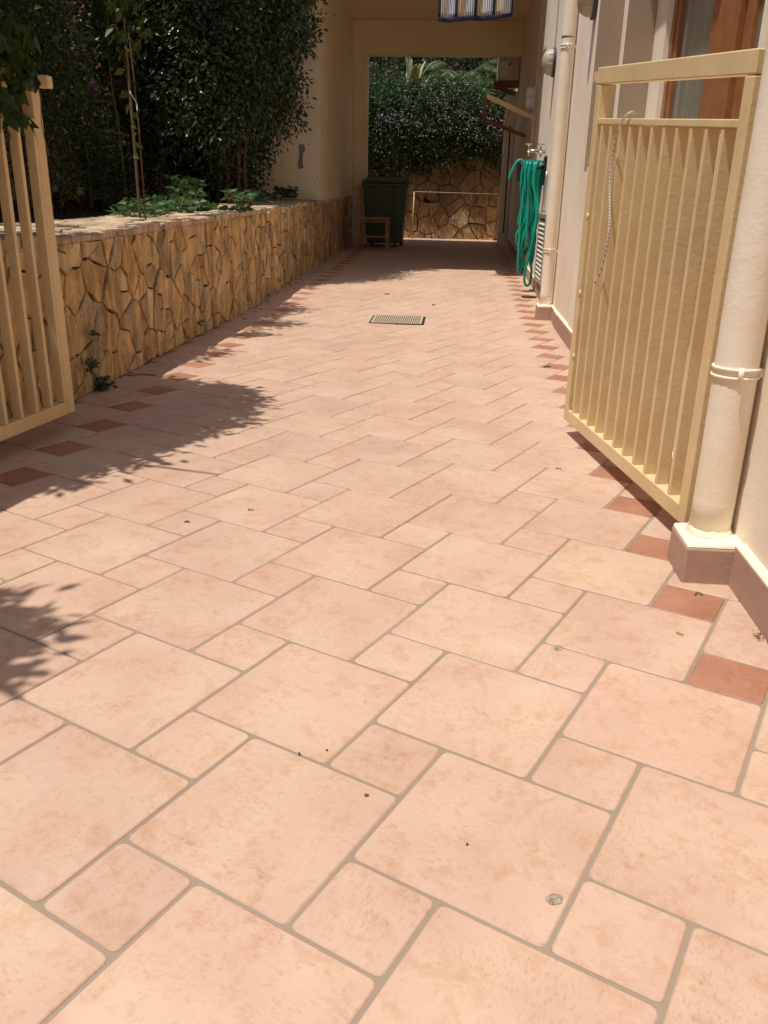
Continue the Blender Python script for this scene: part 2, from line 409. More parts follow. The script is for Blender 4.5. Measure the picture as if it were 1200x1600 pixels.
def voronoi(w, h, n, seed, ax=1.0, drop=0.0):
    """irregular convex polygons filling [0,w]x[0,h]; ax squashes distances in u"""
    rg = np.random.default_rng(seed)
    gx = max(1, int(round(math.sqrt(n * w / h * ax)))); gy = max(1, int(round(n / gx)))
    pts = []
    for i in range(-1, gx + 1):
        for j in range(-1, gy + 1):
            if rg.uniform() < drop: continue
            pts.append(((i + 0.5 + rg.uniform(-0.60, 0.60)) * w / gx, (j + 0.5 + rg.uniform(-0.60, 0.60) + 0.5 * (i % 2) * 0.6) * h / gy))
    P = np.array(pts); out = []
    for i, p in enumerate(P):
        if p[0] < -0.3 * w / gx or p[0] > w * (1 + 0.3 / gx) or p[1] < -0.5 * h / gy or p[1] > h * (1 + 0.6 / gy): continue
        dd = np.hypot(*(P - p).T); order = np.argsort(dd)[1:16]
        poly = [(0, 0), (w, 0), (w, h), (0, h)]
        for j in order:
            q = P[j]; mx_, my_ = (p + q) / 2; nx, ny = q - p
            new = []
            for k in range(len(poly)):
                a = poly[k]; b_ = poly[(k + 1) % len(poly)]
                da = (a[0] - mx_) * nx + (a[1] - my_) * ny; db = (b_[0] - mx_) * nx + (b_[1] - my_) * ny
                if da <= 0: new.append(a)
                if (da < 0 < db) or (db < 0 < da):
                    t_ = da / (da - db); new.append((a[0] + (b_[0] - a[0]) * t_, a[1] + (b_[1] - a[1]) * t_))
            poly = new
            if len(poly) < 3: break
        if len(poly) >= 3: out.append(poly)
    return out

def shrink(poly, g):
    """inset a convex polygon by g"""
    n = len(poly); A = 0.5 * sum(poly[i][0] * poly[(i + 1) % n][1] - poly[(i + 1) % n][0] * poly[i][1] for i in range(n))
    if A < 0: poly = poly[::-1]
    x0 = min(p[0] for p in poly); res = list(poly)
    lines = []
    for i in range(n):
        a = poly[i]; b_ = poly[(i + 1) % n]; dx, dy = b_[0] - a[0], b_[1] - a[1]; l = math.hypot(dx, dy)
        if l < 1e-6: continue
        nx, ny = -dy / l, dx / l; lines.append((a[0] + nx * g, a[1] + ny * g, nx, ny))
    for (px, py, nx, ny) in lines:
        new = []
        for k in range(len(res)):
            a = res[k]; b_ = res[(k + 1) % len(res)]
            da = (a[0] - px) * nx + (a[1] - py) * ny; db = (b_[0] - px) * nx + (b_[1] - py) * ny
            if da >= 0: new.append(a)
            if (da < 0 < db) or (db < 0 < da):
                t_ = da / (da - db); new.append((a[0] + (b_[0] - a[0]) * t_, a[1] + (b_[1] - a[1]) * t_))
        res = new
        if len(res) < 3: return None
    return res

def clean(poly, eps=0.012):
    out = []
    for p in poly:
        if not out or math.hypot(p[0] - out[-1][0], p[1] - out[-1][1]) > eps: out.append(p)
    if len(out) > 1 and math.hypot(out[0][0] - out[-1][0], out[0][1] - out[-1][1]) < eps: out.pop()
    return out if len(out) >= 3 else None

def rough_poly(poly, rg, amp=0.10):
    """chip the outline: midpoints pushed in a little"""
    n = len(poly); out = []
    cx = sum(p[0] for p in poly) / n; cy = sum(p[1] for p in poly) / n
    for i in range(n):
        a = poly[i]; b_ = poly[(i + 1) % n]; out.append(a)
        l = math.hypot(a[0] - b_[0], a[1] - b_[1])
        if l > 0.06:
            t_ = rg.uniform(0.35, 0.65); k = rg.uniform(0.0, amp)
            mx_ = a[0] + (b_[0] - a[0]) * t_; my_ = a[1] + (b_[1] - a[1]) * t_
            out.append((mx_ + (cx - mx_) * k, my_ + (cy - my_) * k))
    return out

def stone_geo(mb, poly, rg, to3, d0, d1, bev=0.008, tilt=0.012, rough=0.10):
    """stone slab: outline poly in (u,v), to3(u,v,depth)->xyz, from depth d0 (buried) to d1 (proud)"""
    poly = rough_poly(poly, rg, rough)
    n = len(poly); cx = sum(p[0] for p in poly) / n; cy = sum(p[1] for p in poly) / n
    tu, tv = rg.uniform(-tilt, tilt) * 8, rg.uniform(-tilt, tilt) * 8
    o = len(mb.v)
    def dep(p): return d1 + (p[0] - cx) * tu + (p[1] - cy) * tv
    for p in poly: mb.v.append(tuple(to3(p[0], p[1], d0)))
    for p in poly: mb.v.append(tuple(to3(p[0], p[1], dep(p) - bev)))
    for p in poly:
        l = math.hypot(p[0] - cx, p[1] - cy) + 1e-9; k = max(0.5, 1 - bev * 1.2 / l)
        q = (cx + (p[0] - cx) * k, cy + (p[1] - cy) * k); mb.v.append(tuple(to3(q[0], q[1], dep(q) + rg.uniform(-0.002, 0.002))))
    mb.v.append(tuple(to3(cx, cy, d1 + rg.uniform(-0.002, 0.006))))
    for i in range(n):
        j = (i + 1) % n
        mb.f.append((o + i, o + j, o + n + j, o + n + i)); mb.sm.append(False)
        mb.f.append((o + n + i, o + n + j, o + 2 * n + j, o + 2 * n + i)); mb.sm.append(False)
        mb.f.append((o + 2 * n + i, o + 2 * n + j, o + 3 * n)); mb.sm.append(False)

# ------------------------------------------------------------------ ground and driveway
MB().box(-150, 150, -150, 150, -0.30, -0.20).build('ground', MT['soil'], kind='structure')
drive = MB()
ys = [-2.6, 6.3, 16.4]
X0, X1 = -1.60, 1.60
yy_ = [-2.6, 5.4] + [5.4 + 0.15 * k for k in range(1, 13)] + [16.4]
gv = [(x, y, zf(y) - 0.0028) for y in yy_ for x in (X0, X1)]
drive.add(gv, [(2 * k, 2 * k + 1, 2 * k + 3, 2 * k + 2) for k in range(len(yy_) - 1)])
driveway = drive.build('driveway', MT['grout'], kind='structure', loc=(0, 0, 0))
A_, B_ = 0.338, 0.1665
J = 0.0072
nn = math.hypot(A_, B_)
# s axis and t axis of the tiling in world xy
SX = (B_ / nn, A_ / nn); TX = (A_ / nn, -B_ / nn)
ANG = math.atan2(SX[1], SX[0])

def tile_shape(size, rad=0.0115):
    h = size / 2; pts = []
    for (cx, cy, a0) in ((h - rad, h - rad, 0), (-h + rad, h - rad, 90), (-h + rad, -h + rad, 180), (h - rad, -h + rad, 270)):
        for k in range(3): a = R(a0 + 45 * k); pts.append((cx + rad * math.cos(a), cy + rad * math.sin(a)))
    return pts

def tile_mesh(name, size):
    mb = MB(); o = tile_shape(size); i_ = tile_shape(size - 0.005, 0.010); n = len(o)
    mb.v = [(x, y, -0.010) for x, y in o] + [(x, y, -0.0022) for x, y in o] + [(x, y, 0) for x, y in i_]
    for k in range(n):
        j = (k + 1) % n; mb.f.append((k, j, n + j, n + k)); mb.f.append((n + k, n + j, 2 * n + j, 2 * n + k))
    mb.f.append(tuple(range(2 * n, 3 * n))); 
    me = bpy.data.meshes.new(name); me.from_pydata(mb.v, [], mb.f); me.update(); return me, mb

# tiles keep a whole-tile size; joints are what is left between them
big_me, big_mb = tile_mesh('large_tile', A_ - J); sml_me, sml_mb = tile_mesh('small_tile', B_ - J)
acc_me = sml_me.copy(); acc_me.name = 'accent_tile'
big_me.materials.append(MT['tile']); sml_me.materials.append(MT['tile']); acc_me.materials.append(MT['accent'])
tiles = []
def st2w(s_, t_): return (s_ * SX[0] + t_ * TX[0], s_ * SX[1] + t_ * TX[1])
for i in range(-8, 9):
    for j in range(-8, 50):
        s0 = i * B_ + j * A_; t0 = i * A_ - j * B_
        for kind_, ds, dt, sz in (('b', A_ / 2, A_ / 2, A_), ('s', B_ / 2, A_ + B_ / 2, B_)):
            x, y = st2w(s0 + ds, t0 + dt)
            if not (-1.45 < x < 1.48 and -2.3 < y < 15.7): continue
            acc = False
            if kind_ == 's' and y > 0.5:
                if abs(x - 1.168) < 0.05 or abs(x + 1.093) < 0.05: acc = True
            tiles.append((y, x, kind_, acc))
tiles.sort()
field = {False: MB(), True: MB()}
cnt = 0
trg = random.Random(3)
for (y, x, kind_, acc) in tiles:
    me = acc_me if acc else (big_me if kind_ == 'b' else sml_me)
    z = zf(y) + trg.uniform(-0.0006, 0.0006)
    pitch_ = math.atan(zslope(y))
    if cnt < 300 and y > -0.75 or (acc and y < 11.0):
        o = bpy.data.objects.new('accent_tile' if acc else 'tile', me); COL.objects.link(o); o.parent = driveway
        o.location = (x, y, z); o.rotation_mode = 'ZYX'
        o.rotation_euler = (pitch_ + trg.uniform(-0.0012, 0.0012), trg.uniform(-0.0012, 0.0012), ANG + trg.uniform(-0.004, 0.004) + (math.pi / 2) * trg.randint(0, 3))
        if not acc: cnt += 1
    else:
        src = (big_mb if kind_ == 'b' else sml_mb); ca, sa = math.cos(ANG), math.sin(ANG)
        field[acc].add([(x + a * ca - b_ * sa, y + a * sa + b_ * ca, zf(y + a * sa + b_ * ca) + c) for a, b_, c in src.v], src.f)
field[False].build('tile_field', MT['tile'], driveway, loc=(0, 0, 0), kind='stuff')
if field[True].v: field[True].build('accent_tile_field', MT['accent'], driveway, loc=(0, 0, 0), kind='stuff')

# spots and bits lying on the tiles
def blob(cx, cy, rad, z, seed, n=14, h=0.0012):
    rg = random.Random(seed); mb = MB()
    p1, p2 = rg.uniform(0, 6), rg.uniform(0, 6); rf_ = lambda a: rad * (1 + 0.14 * math.sin(2 * a + p1) + 0.07 * math.sin(5 * a + p2))
    mb.prism([(cx + rf_(2 * math.pi * k / n) * math.cos(2 * math.pi * k / n), cy + rf_(2 * math.pi * k / n) * math.sin(2 * math.pi * k / n)) for k in range(n)], z - 0.001, z + h); return mb

# ------------------------------------------------------------------ left stone wall
def wall_top(y): return 0.80 + max(0.0, (y - 3.6)) * 0.0205
SWX = -1.41
sw = thing('stone_wall', (SWX - 0.15, 5, 0), 'long low retaining wall of upright amber crazy paving stones along the left of the driveway', 'stone wall')
core = MB(); Y0, Y1 = 0.4, 14.35
vs = []
for y in (Y0, 3.6, 3.6, Y1):
    zt = wall_top(y) - 0.035
    vs.append([(SWX - 0.72, y, -0.1), (SWX - 0.016, y, -0.1), (SWX - 0.016, y, zt), (SWX - 0.72, y, zt)])
core.hexa(vs[0] + vs[1]); core.hexa(vs[2] + vs[3]); core.build('mortar_core', MT['mortar'], sw)
srg = random.Random(5)
def left3(u_, v_, d): return (SWX - 0.02 + d, Y0 + u_, v_ * 1.0)
Wl = Y1 - Y0; Hl = 1.05
cells = voronoi(Wl, Hl, 760, 21, ax=1.7, drop=0.30)
cand = []
for c in cells:
    # clip the cells at the sloping wall top
    res = []
    def over(p): return p[1] - (wall_top(Y0 + p[0]) - 0.035)
    for k in range(len(c)):
        a = c[k]; b_ = c[(k + 1) % len(c)]; da, db = over(a), over(b_)
        if da <= 0: res.append(a)
        if (da < 0 < db) or (db < 0 < da): t_ = da / (da - db); res.append((a[0] + (b_[0] - a[0]) * t_, a[1] + (b_[1] - a[1]) * t_))
    if len(res) < 3: continue
    p = shrink(clean(res) or res, 0.0022)
    if not p: continue
    p = clean(p)
    if not p: continue
    ar = abs(0.5 * sum(p[i][0] * p[(i + 1) % len(p)][1] - p[(i + 1) % len(p)][0] * p[i][1] for i in range(len(p))))
    if ar < 0.0008: continue
    cand.append((sum(q[0] for q in p) / len(p), p))
cand.sort(key=lambda q: q[0])
rest = MB(); k_ = 0
for u_, p in cand:
    y = Y0 + u_; mb = MB() if (1.3 < y and k_ < 300) else rest
    stone_geo(mb, p, srg, left3, -0.02, 0.022 + srg.uniform(-0.008, 0.010), bev=0.004, tilt=0.006, rough=0.12)
    if mb is not rest: mb.build('stone', MT['stone'], sw); k_ += 1
if rest.v: rest.build('stone_cladding', MT['stone'], sw, kind='stuff')
# coping stones
def cop3(u_, v_, d): return (SWX + 0.016 + 0.014 * math.sin(u_ * 3.3) * math.sin(u_ * 7.9 + 1) * (v_ < 0.3) - v_, Y0 + u_, wall_top(Y0 + u_) - 0.035 + d)
crg = random.Random(9)
for c in voronoi(Wl, 0.74, 230, 5, ax=1.0):
    p = shrink(c, 0.004)
    p = clean(p) if p else None
    if not p: continue
    mb = MB(); stone_geo(mb, p, crg, cop3, -0.004, 0.034 + crg.uniform(-0.007, 0.010), bev=0.005, tilt=0.008, rough=0.22)
    mb.build('coping_stone', MT['coping'], sw)

# earth behind the wall, and the high wall behind the planting
pl = MB(); pl.hexa([(-9, Y0, -0.2), (SWX - 0.7, Y0, -0.2), (SWX - 0.7, 11.0, -0.2), (-9, 11.0, -0.2), (-9, Y0, 0.80), (SWX - 0.7, Y0, 0.70), (SWX - 0.7, 11.0, 0.86), (-9, 11.0, 0.95)])
pl.build('planting_bed', MT['soil'], kind='structure')
RW = -3.75
rw = thing('retaining_wall', (RW - 0.3, 4, 0.8), 'tall dark retaining wall of rough stones behind the planting on the left', 'stone wall')
MB().box(RW - 0.6, RW - 0.02, -6, 10.89, 0.3, 5.3).build('mortar_core', MT['mortar'], rw)
rs = MB(); rg_ = random.Random(31)
for c in voronoi(9.0, 4.6, 330, 31):
    p = shrink(c, 0.006); p = clean(p) if p else None
    if p: stone_geo(rs, p, rg_, lambda a, b_, d: (RW - 0.02 + d, 2.0 + a, 0.9 + b_), -0.02, 0.03 + rg_.uniform(-0.01, 0.02), bev=0.012)
rs.build('stone_cladding', MT['stoneback'], rw, kind='stuff')

# ------------------------------------------------------------------ house wall on the right
house = thing('house', (1.6, 6, 0), 'cream rendered house wall with a window running along the right of the driveway', 'house')
HT = 4.3
MB().box(1.335, 2.4, -3.0, 1.75, -0.1, HT).build('wall', MT['wall'], house)
MB().box(1.347, 2.4, 1.752, 5.402, -0.1, 1.20).build('wall', MT['wall'], house)
MB().box(1.347, 2.4, 1.752, 5.402, 3.35, HT).build('wall', MT['wall'], house)
MB().box(1.356, 2.4, 5.402, 16.6, -0.1, HT).build('wall', MT['wall'], house)
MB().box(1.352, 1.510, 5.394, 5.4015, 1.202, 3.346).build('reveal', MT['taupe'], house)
MB().box(1.512, 2.39, 5.262, 5.400, 1.202, 3.348).build('reveal', MT['wall'], house, bevel=0.004)
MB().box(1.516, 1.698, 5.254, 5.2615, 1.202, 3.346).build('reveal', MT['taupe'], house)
MB().box(1.700, 2.39, 4.93, 5.2535, 1.202, 3.346).build('reveal', MT['wall'], house, bevel=0.004)
MB().box(1.352, 1.75, 1.753, 5.25, 1.2005, 1.225).build('window_sill', MT['ledge'], house, bevel=0.004)
# window: frame, sashes and panes
def wbox(x0, x1, y0, y1, z0, z1, nm='window', m_='wood', par=None): return MB().box(x0, x1, y0, y1, z0, z1).build(nm, MT[m_], par, bevel=0.004)
win = MB().box(1.735, 1.80, 4.845, 4.928, 1.227, 3.346).box(1.735, 1.80, 1.755, 4.845, 1.227, 1.29).build('window', MT['wood'], house, bevel=0.004)
wbox(1.745, 1.80, 4.765, 4.843, 1.30, 3.346, 'sash', par=win)
wbox(1.745, 1.80, 3.80, 4.00, 1.30, 3.346, 'sash', par=win)
wbox(1.725, 1.81, 3.44, 3.795, 1.292, 3.346, 'mullion', par=win)
wbox(1.80, 1.82, 3.40, 3.44, 1.292, 3.346, 'gap', 'dark', win)
wbox(1.745, 1.80, 3.27, 3.395, 1.30, 3.346, 'sash', par=win)
wbox(1.765, 1.775, 4.00, 4.765, 1.28, 3.346, 'pane', 'pane', win)
wbox(1.765, 1.775, 1.76, 3.27, 1.28, 3.346, 'pane', 'pane', win)
# skirting tiles and their painted top edge
def skirt(y0, y1, x, n, h=0.118):
    st_ = (y1 - y0) / n
    for k in range(n):
        a, b_ = y0 + k * st_ + 0.0015, y0 + (k + 1) * st_ - 0.0015; za, zb = zf(a), zf(b_)
        MB().hexa([(x, a, za - 0.01), (x + 0.1, a, za - 0.01), (x + 0.1, b_, zb - 0.01), (x, b_, zb - 0.01), (x, a, za + h), (x + 0.1, a, za + h), (x + 0.1, b_, zb + h), (x, b_, zb + h)]).build('skirting', MT['skirt'], house, bevel=0.003)
    MB().hexa([(x + 0.002, y0, zf(y0) + h + .0005), (x + 0.1, y0, zf(y0) + h + .0005), (x + 0.1, y1, zf(y1) + h + .0005), (x + 0.002, y1, zf(y1) + h + .0005), (x + 0.006, y0, zf(y0) + h + 0.005), (x + 0.1, y0, zf(y0) + h + 0.022), (x + 0.1, y1, zf(y1) + h + 0.022), (x + 0.006, y1, zf(y1) + h + 0.005)]).build('skirting_edge', MT['ledge'], house)
skirt(-2.5, 1.148, 1.308, 11)
skirt(1.328, 6.3, 1.330, 15)
skirt(6.3, 6.55, 1.338, 1)
skirt(6.76, 14.7, 1.344, 23)
def plinth(x0, x1, y0, y1, zt, zb):
    MB().hexa([(x0, y0, zb), (x1, y0, zb), (x1, y1, zb), (x0, y1, zb), (x0 + 0.002, y0 + 0.002, zt), (x1, y0 + 0.002, zt), (x1, y1, zt), (x0 + 0.002, y1, zt)]).build('plinth', MT['skirt'], house, bevel=0.006)
    MB().hexa([(x0 + 0.004, y0 + 0.004, zt + .0006), (x1 + 0.02, y0 + 0.004, zt + .0006), (x1 + 0.02, y1, zt + .0006), (x0 + 0.004, y1, zt + .0006), (x0 + 0.01, y0 + 0.010, zt + 0.006), (x1 + 0.02, y0 + 0.010, zt + 0.016), (x1 + 0.02, y1, zt + 0.016), (x0 + 0.01, y1, zt + 0.008)]).build('plinth_cap', MT['ledge'], house, bevel=0.003)
plinth(1.178, 1.34, 1.145, 1.325, 0.105, -0.01)
plinth(1.215, 1.36, 6.555, 6.755, 0.128, 0.0)

# drainpipes
def clamp(par, cx, cy, z, rad):
    for dz in (-0.011, 0.011):
        MB().tube([(cx + (rad + 0.003) * math.cos(a), cy + (rad + 0.003) * math.sin(a), z + dz) for a in [R(q) for q in range(20, 341, 20)]], 0.0045, 6).build('clamp', MT['pipe'], par)
    MB().box(cx + rad * 0.5, cx + rad + 0.075, cy - 0.02, cy - 0.002, z - 0.012, z + 0.012).build('bracket', MT['pipe'], par)
    MB().tube([(cx - rad * 0.15, cy - rad - 0.016, z - 0.02), (cx - rad * 0.15, cy - rad - 0.016, z + 0.02)], 0.007, 8).build('bolt', MT['pipe'], par)
def pipe(cx, cy, rad, z0, z1, clamps, joints, label):
    t_ = thing('drainpipe', (cx, cy, z0), label, 'drainpipe')
    n = 40; pts = [(cx + 0.0015 * math.sin(k * 0.7), cy, z0 + (z1 - z0) * k / n) for k in range(n + 1)]
    MB().tube(pts, rad, 32).build('pipe', MT['pipe'], t_)
    MB().tube([(cx, cy, z0 - 0.004), (cx, cy, z0 + 0.006), (cx, cy, z0 + 0.014)], [rad + 0.003, rad + 0.002, rad], 32).build('joint', MT['pipe'], t_)
    for z in joints:
        MB().tube([(cx, cy, z - 0.06), (cx, cy, z - 0.0575), (cx, cy, z - 0.055), (cx, cy, z - .05), (cx, cy, z + .3), (cx, cy, z + 0.6)], [rad + .0005, rad + 0.003, rad + .0035, rad + 0.0035, rad + .0035, rad + .0035], 32).build('joint', MT['pipe'], t_)
        MB().tube([(cx, cy, z - 0.0665), (cx, cy, z - 0.061)], rad + .0012, 32).build('seal', MT['bronze'], t_)
    for z in clamps: clamp(t_, cx, cy, z, rad)
    return t_
pipe(1.268, 1.262, 0.0572, 0.108, HT - 0.05, (0.582,), (), 'thick cream drainpipe standing on the plinth in the foreground beside the open gate')
pipe(1.287, 6.65, 0.050, 0.13, HT - 0.05, (0.60, 2.17), (2.30,), 'cream drainpipe further back between the green hose and the open gate')

# ------------------------------------------------------------------ covered passage at the back
psg = thing('covered_passage', (0, 12, 0.1), 'tan covered passage with a flat ceiling and cross beam at the end of the driveway', 'passage')
PY = 10.9
MB().box(-1.72, -1.412, PY, 14.35, 0.9, 3.70).build('wall', MT['walltan'], psg)
MB().box(-6.0, -1.722, PY, 11.25, 0.5, 3.70).build('wall', MT['walltan'], psg)
MB().box(-6.0, 2.4, 9.86, 14.62, 3.702, 3.82).build('ceiling', MT['ceiling'], psg)
MB().box(-1.70, 1.354, 14.352, 14.60, 3.205, 3.700).build('beam', MT['walltan'], psg, bevel=0.006)
MB().box(-1.70, -1.167, 14.354, 14.60, 0.10, 3.203).build('pier', MT['walltan'], psg, bevel=0.006)
MB().box(-5.0, -1.455, PY - 0.03, PY - 0.002, 3.255, 3.69).build('fascia', MT['redtrim'], psg)
pb = MB(); pp = [(0.0, 0.30), (0.07, 0.315), (0.095, 0.25), (0.06, 0.20), (0.055, 0.10), (0.065, 0.015), (0.0, 0.0), (-0.015, 0.05), (0.005, 0.14), (0.01, 0.22)]
n_ = len(pp); base = [(-1.705 + a, PY - 0.003, 1.335 + b_) for a, b_ in pp]
pb.add(base, [tuple(range(n_))]); pb.build('patch', MT['cement'], psg)
MB().tube([(-1.455, PY - 0.004, 1.24), (-1.455, PY + 0.01, 1.24)], 0.009, 8).build('hole', MT['dark'], psg)

# pier beyond the opening with the air conditioner
pr_ = thing('end_pier', (1.26, 14.8, 0.2), 'narrow rendered pier with a dark gap beyond the passage on the right', 'pier')
MB().box(1.165, 1.355, 14.80, 14.98, 0.1, 2.68).build('shaft', MT['walltan'], pr_, bevel=0.005)
MB().box(1.255, 1.275, 14.790, 14.802, 0.45, 2.2).build('gap', MT['dark'], pr_)
MB().tube([(1.315, 14.775, 0.3), (1.315, 14.775, 2.1)], 0.012, 8).build('cable', MT['white'], pr_)
ac = thing('air_conditioner', (1.17, 14.75, 2.88), 'boxy outdoor air conditioner unit under the beam at the right of the opening', 'air conditioner')
MB().box(0.985, 1.345, 14.62, 14.95, 2.872, 3.42).build('casing', MT['dirtywhite'], ac, bevel=0.012)
MB().box(1.03, 1.155, 14.608, 14.622, 2.93, 3.15).build('panel', MT['white'], ac, bevel=0.004)
MB().tube([(1.10, 14.612, 3.24), (1.10, 14.604, 3.24)], 0.045, 16).build('fan_grille', MT['black'], ac)
MB().bar((1.16, 14.60, 3.05), (1.33, 14.60, 3.24), 0.025, 0.012, (0, 1, 0)).build('hose', MT['white'], ac)
MB().box(1.165, 1.20, 14.602, 14.612, 3.10, 3.125).build('valve', MT['black'], ac)
br = thing('wall_shelf', (1.15, 14.8, 2.7), 'brown wall shelf carrying the air conditioner', 'shelf')
MB().box(0.925, 1.352, 14.60, 14.99, 2.80, 2.868).build('board', MT['redwood'], br, bevel=0.004)
for yy in (14.64, 14.95): MB().bar((0.95, yy, 2.80), (1.34, yy, 2.69), 0.03, 0.03).build('brace', MT['redwood'], br)

# back stone wall
BY = 15.62
bw = thing('back_wall', (0, BY, 0.3), 'crazy paving stone wall with dark joints closing the view behind the passage', 'stone wall')
MB().box(-5, 3.2, BY, BY + 0.5, 0.1, 2.05).build('mortar_core', MT['mortar'], bw)
brg = random.Random(77); restb = MB()
for c in voronoi(4.2, 2.1, 150, 77, drop=0.25):
    p = shrink(c, 0.0035); p = clean(p, 0.02) if p else None
    if not p: continue
    uu = sum(q[0] for q in p) / len(p) - 2.6; vv = sum(q[1] for q in p) / len(p) + 0.28
    vis = -1.3 < uu < 1.4 and vv < 2.1
    if vv > 2.05: continue
    mb = MB() if vis else restb
    stone_geo(mb, p, brg, lambda a, b_, d: (a - 2.6, BY - d, 0.28 + b_), -0.004, 0.022 + brg.uniform(-0.006, 0.012), bev=0.005, rough=0.06)
    if vis: mb.build('stone', MT['stoneback'], bw)
if restb.v: restb.build('stone_cladding', MT['stoneback'], bw, kind='stuff')
mf = thing('metal_frame', (0.3, 15.35, 0.3), 'thin pale metal frame standing in front of the back stone wall', 'frame')
MB().tube([(-0.40, 15.33, 0.29), (-0.385, 15.38, 1.11)], 0.012, 8).build('post', MT['barwood'], mf)
MB().tube([(-0.385, 15.38, 1.115), (1.16, 15.38, 1.10)], 0.009, 8).build('rail', MT['taupe'], mf)
MB().tube([(1.16, 15.38, 1.10), (1.16, 15.40, 0.29)], 0.007, 8).build('post', MT['bark'], mf)

# rising ground behind, under the hedge
bank = MB(); bank.hexa([(-14, BY + 0.4, 0), (14, BY + 0.4, 0), (14, 40, 0), (-14, 40, 0), (-14, BY + 0.4, 2.2), (14, BY + 0.4, 2.2), (14, 40, 9), (-14, 40, 9)])
bank.build('earth_bank', MT['soil'], kind='structure')

# ------------------------------------------------------------------ gates
def make_gate(H, F, sgn, zb, ztopH, ztopF, z2H, z2F, nslat, u0, du, label, group, deep=0.050):
    """H hinge end, F free end; sgn +1: body extends to +n side"""
    H = Vector((H[0], H[1], 0)); F = Vector((F[0], F[1], 0)); Lg = (F - H).length; ux = (F - H).normalized()
    nv = Vector((ux.y, -ux.x, 0)) * sgn
    g_ = thing('gate', (H.x, H.y, 0), label, 'gate', group)
    def P(u_, n_, z): q = H + ux * u_ + nv * n_; return (q.x, q.y, z)
    def bx(u0_, u1_, n0, n1, za0, za1, zb0, zb1, nm, bev=0.004):
        # za0,za1 bottom/top at u0 ; zb0,zb1 bottom/top at u1
        return MB().hexa([P(u0_, n0, za0), P(u0_, n1, za0), P(u1_, n1, zb0), P(u1_, n0, zb0), P(u0_, n0, za1), P(u0_, n1, za1), P(u1_, n1, zb1), P(u1_, n0, zb1)]).build(nm, MT['gate'], g_, bevel=bev)
    def lerp(a, b_, u_): return a + (b_ - a) * u_ / Lg
    T = lambda u_: lerp(ztopH, ztopF, u_); Z2 = lambda u_: lerp(z2H, z2F, u_)
    fr = 0.055
    bx(0.0, fr, 0, deep + .002, zb, T(0) - .062, zb, T(fr) - .062, 'hinge_post')
    bx(Lg - fr, Lg, 0, deep + .002, zb, T(Lg - fr) - .062, zb, T(Lg) - .062, 'free_post')
    bx(0.0, Lg, -0.001, deep + .003, T(0) - .060, T(0), T(Lg) - .060, T(Lg), 'top_rail')
    bx(fr + .001, Lg - fr - .001, 0, deep, zb, zb + .055, zb, zb + .055, 'bottom_rail')
    bx(fr + .001, Lg - fr - .001, 0.001, deep - .002, Z2(fr) - .022, Z2(fr), Z2(Lg - fr) - .022, Z2(Lg - fr), 'middle_rail', 0.003)
    for k in range(nslat):
        uu = u0 + k * du
        if uu > Lg - fr - 0.01: break
        bx(uu, uu + 0.020, 0.003, 0.0425, zb + .0555, Z2(uu) - .0225, zb + .0555, Z2(uu) - .0225, 'slat', 0.0015)
    return g_, P, Lg, T, Z2
gr, GP, GL, GT, G2_ = make_gate((1.2385, 1.412), (1.0200, 2.738), 1, 0.068, 1.378, 1.505, 1.213, 1.322, 11, 0.135, 0.1085, 'cream painted slatted metal gate leaf standing open on the right by the drainpipe', 'driveway gate leaves')
MB().box(1.021 - .012, 1.021 + 0.02, 2.738, 2.752, 1.455, 1.49).build('latch_plate', MT['gate'], gr, bevel=0.002)
MB().box(1.024, 1.040, 2.7355, 2.7530, 1.462, 1.482).build('latch_hole', MT['dark'], gr)
for zz in (0.35, 0.62, 0.93):
    MB().tube([GP(GL - 0.075, -0.004, zz), GP(GL - 0.075, -0.004, zz + 0.03)], 0.005, 8).build('weld', MT['gate'], gr)
gl, LP_, LL, LT, L2 = make_gate((-1.345, 1.13), (-1.168, 2.452), -1, 0.080, 1.40, 1.425, 1.262, 1.262, 13, 0.045, 0.1015, 'cream slatted metal gate leaf standing open on the left in front of the stone wall', 'driveway gate leaves')
MB().box(-1.165, -1.120, 2.43, 2.475, 1.375, 1.42).build('latch_plate', MT['gate'], gl, bevel=0.006)

# rope on the right gate
rp = [GP(0.93, 0.03, 1.300), GP(0.90, 0.0, 1.306), GP(0.945, -0.012, 1.285), GP(0.985, -0.014, 1.24), GP(1.01, -0.014, 1.16), GP(1.005, -0.014, 1.07), GP(0.975, -0.014, 0.98), GP(0.955, -0.014, 0.90), GP(0.965, -0.014, 0.82), GP(1.005, -0.014, 0.745), GP(1.04, -0.02, 0.70)]
tag(MB().tube(bez(rp, 8), 0.0038, 8).build('cord', MT['cord']), 'thin twisted pale cord hanging over the middle rail of the right gate', 'cord')

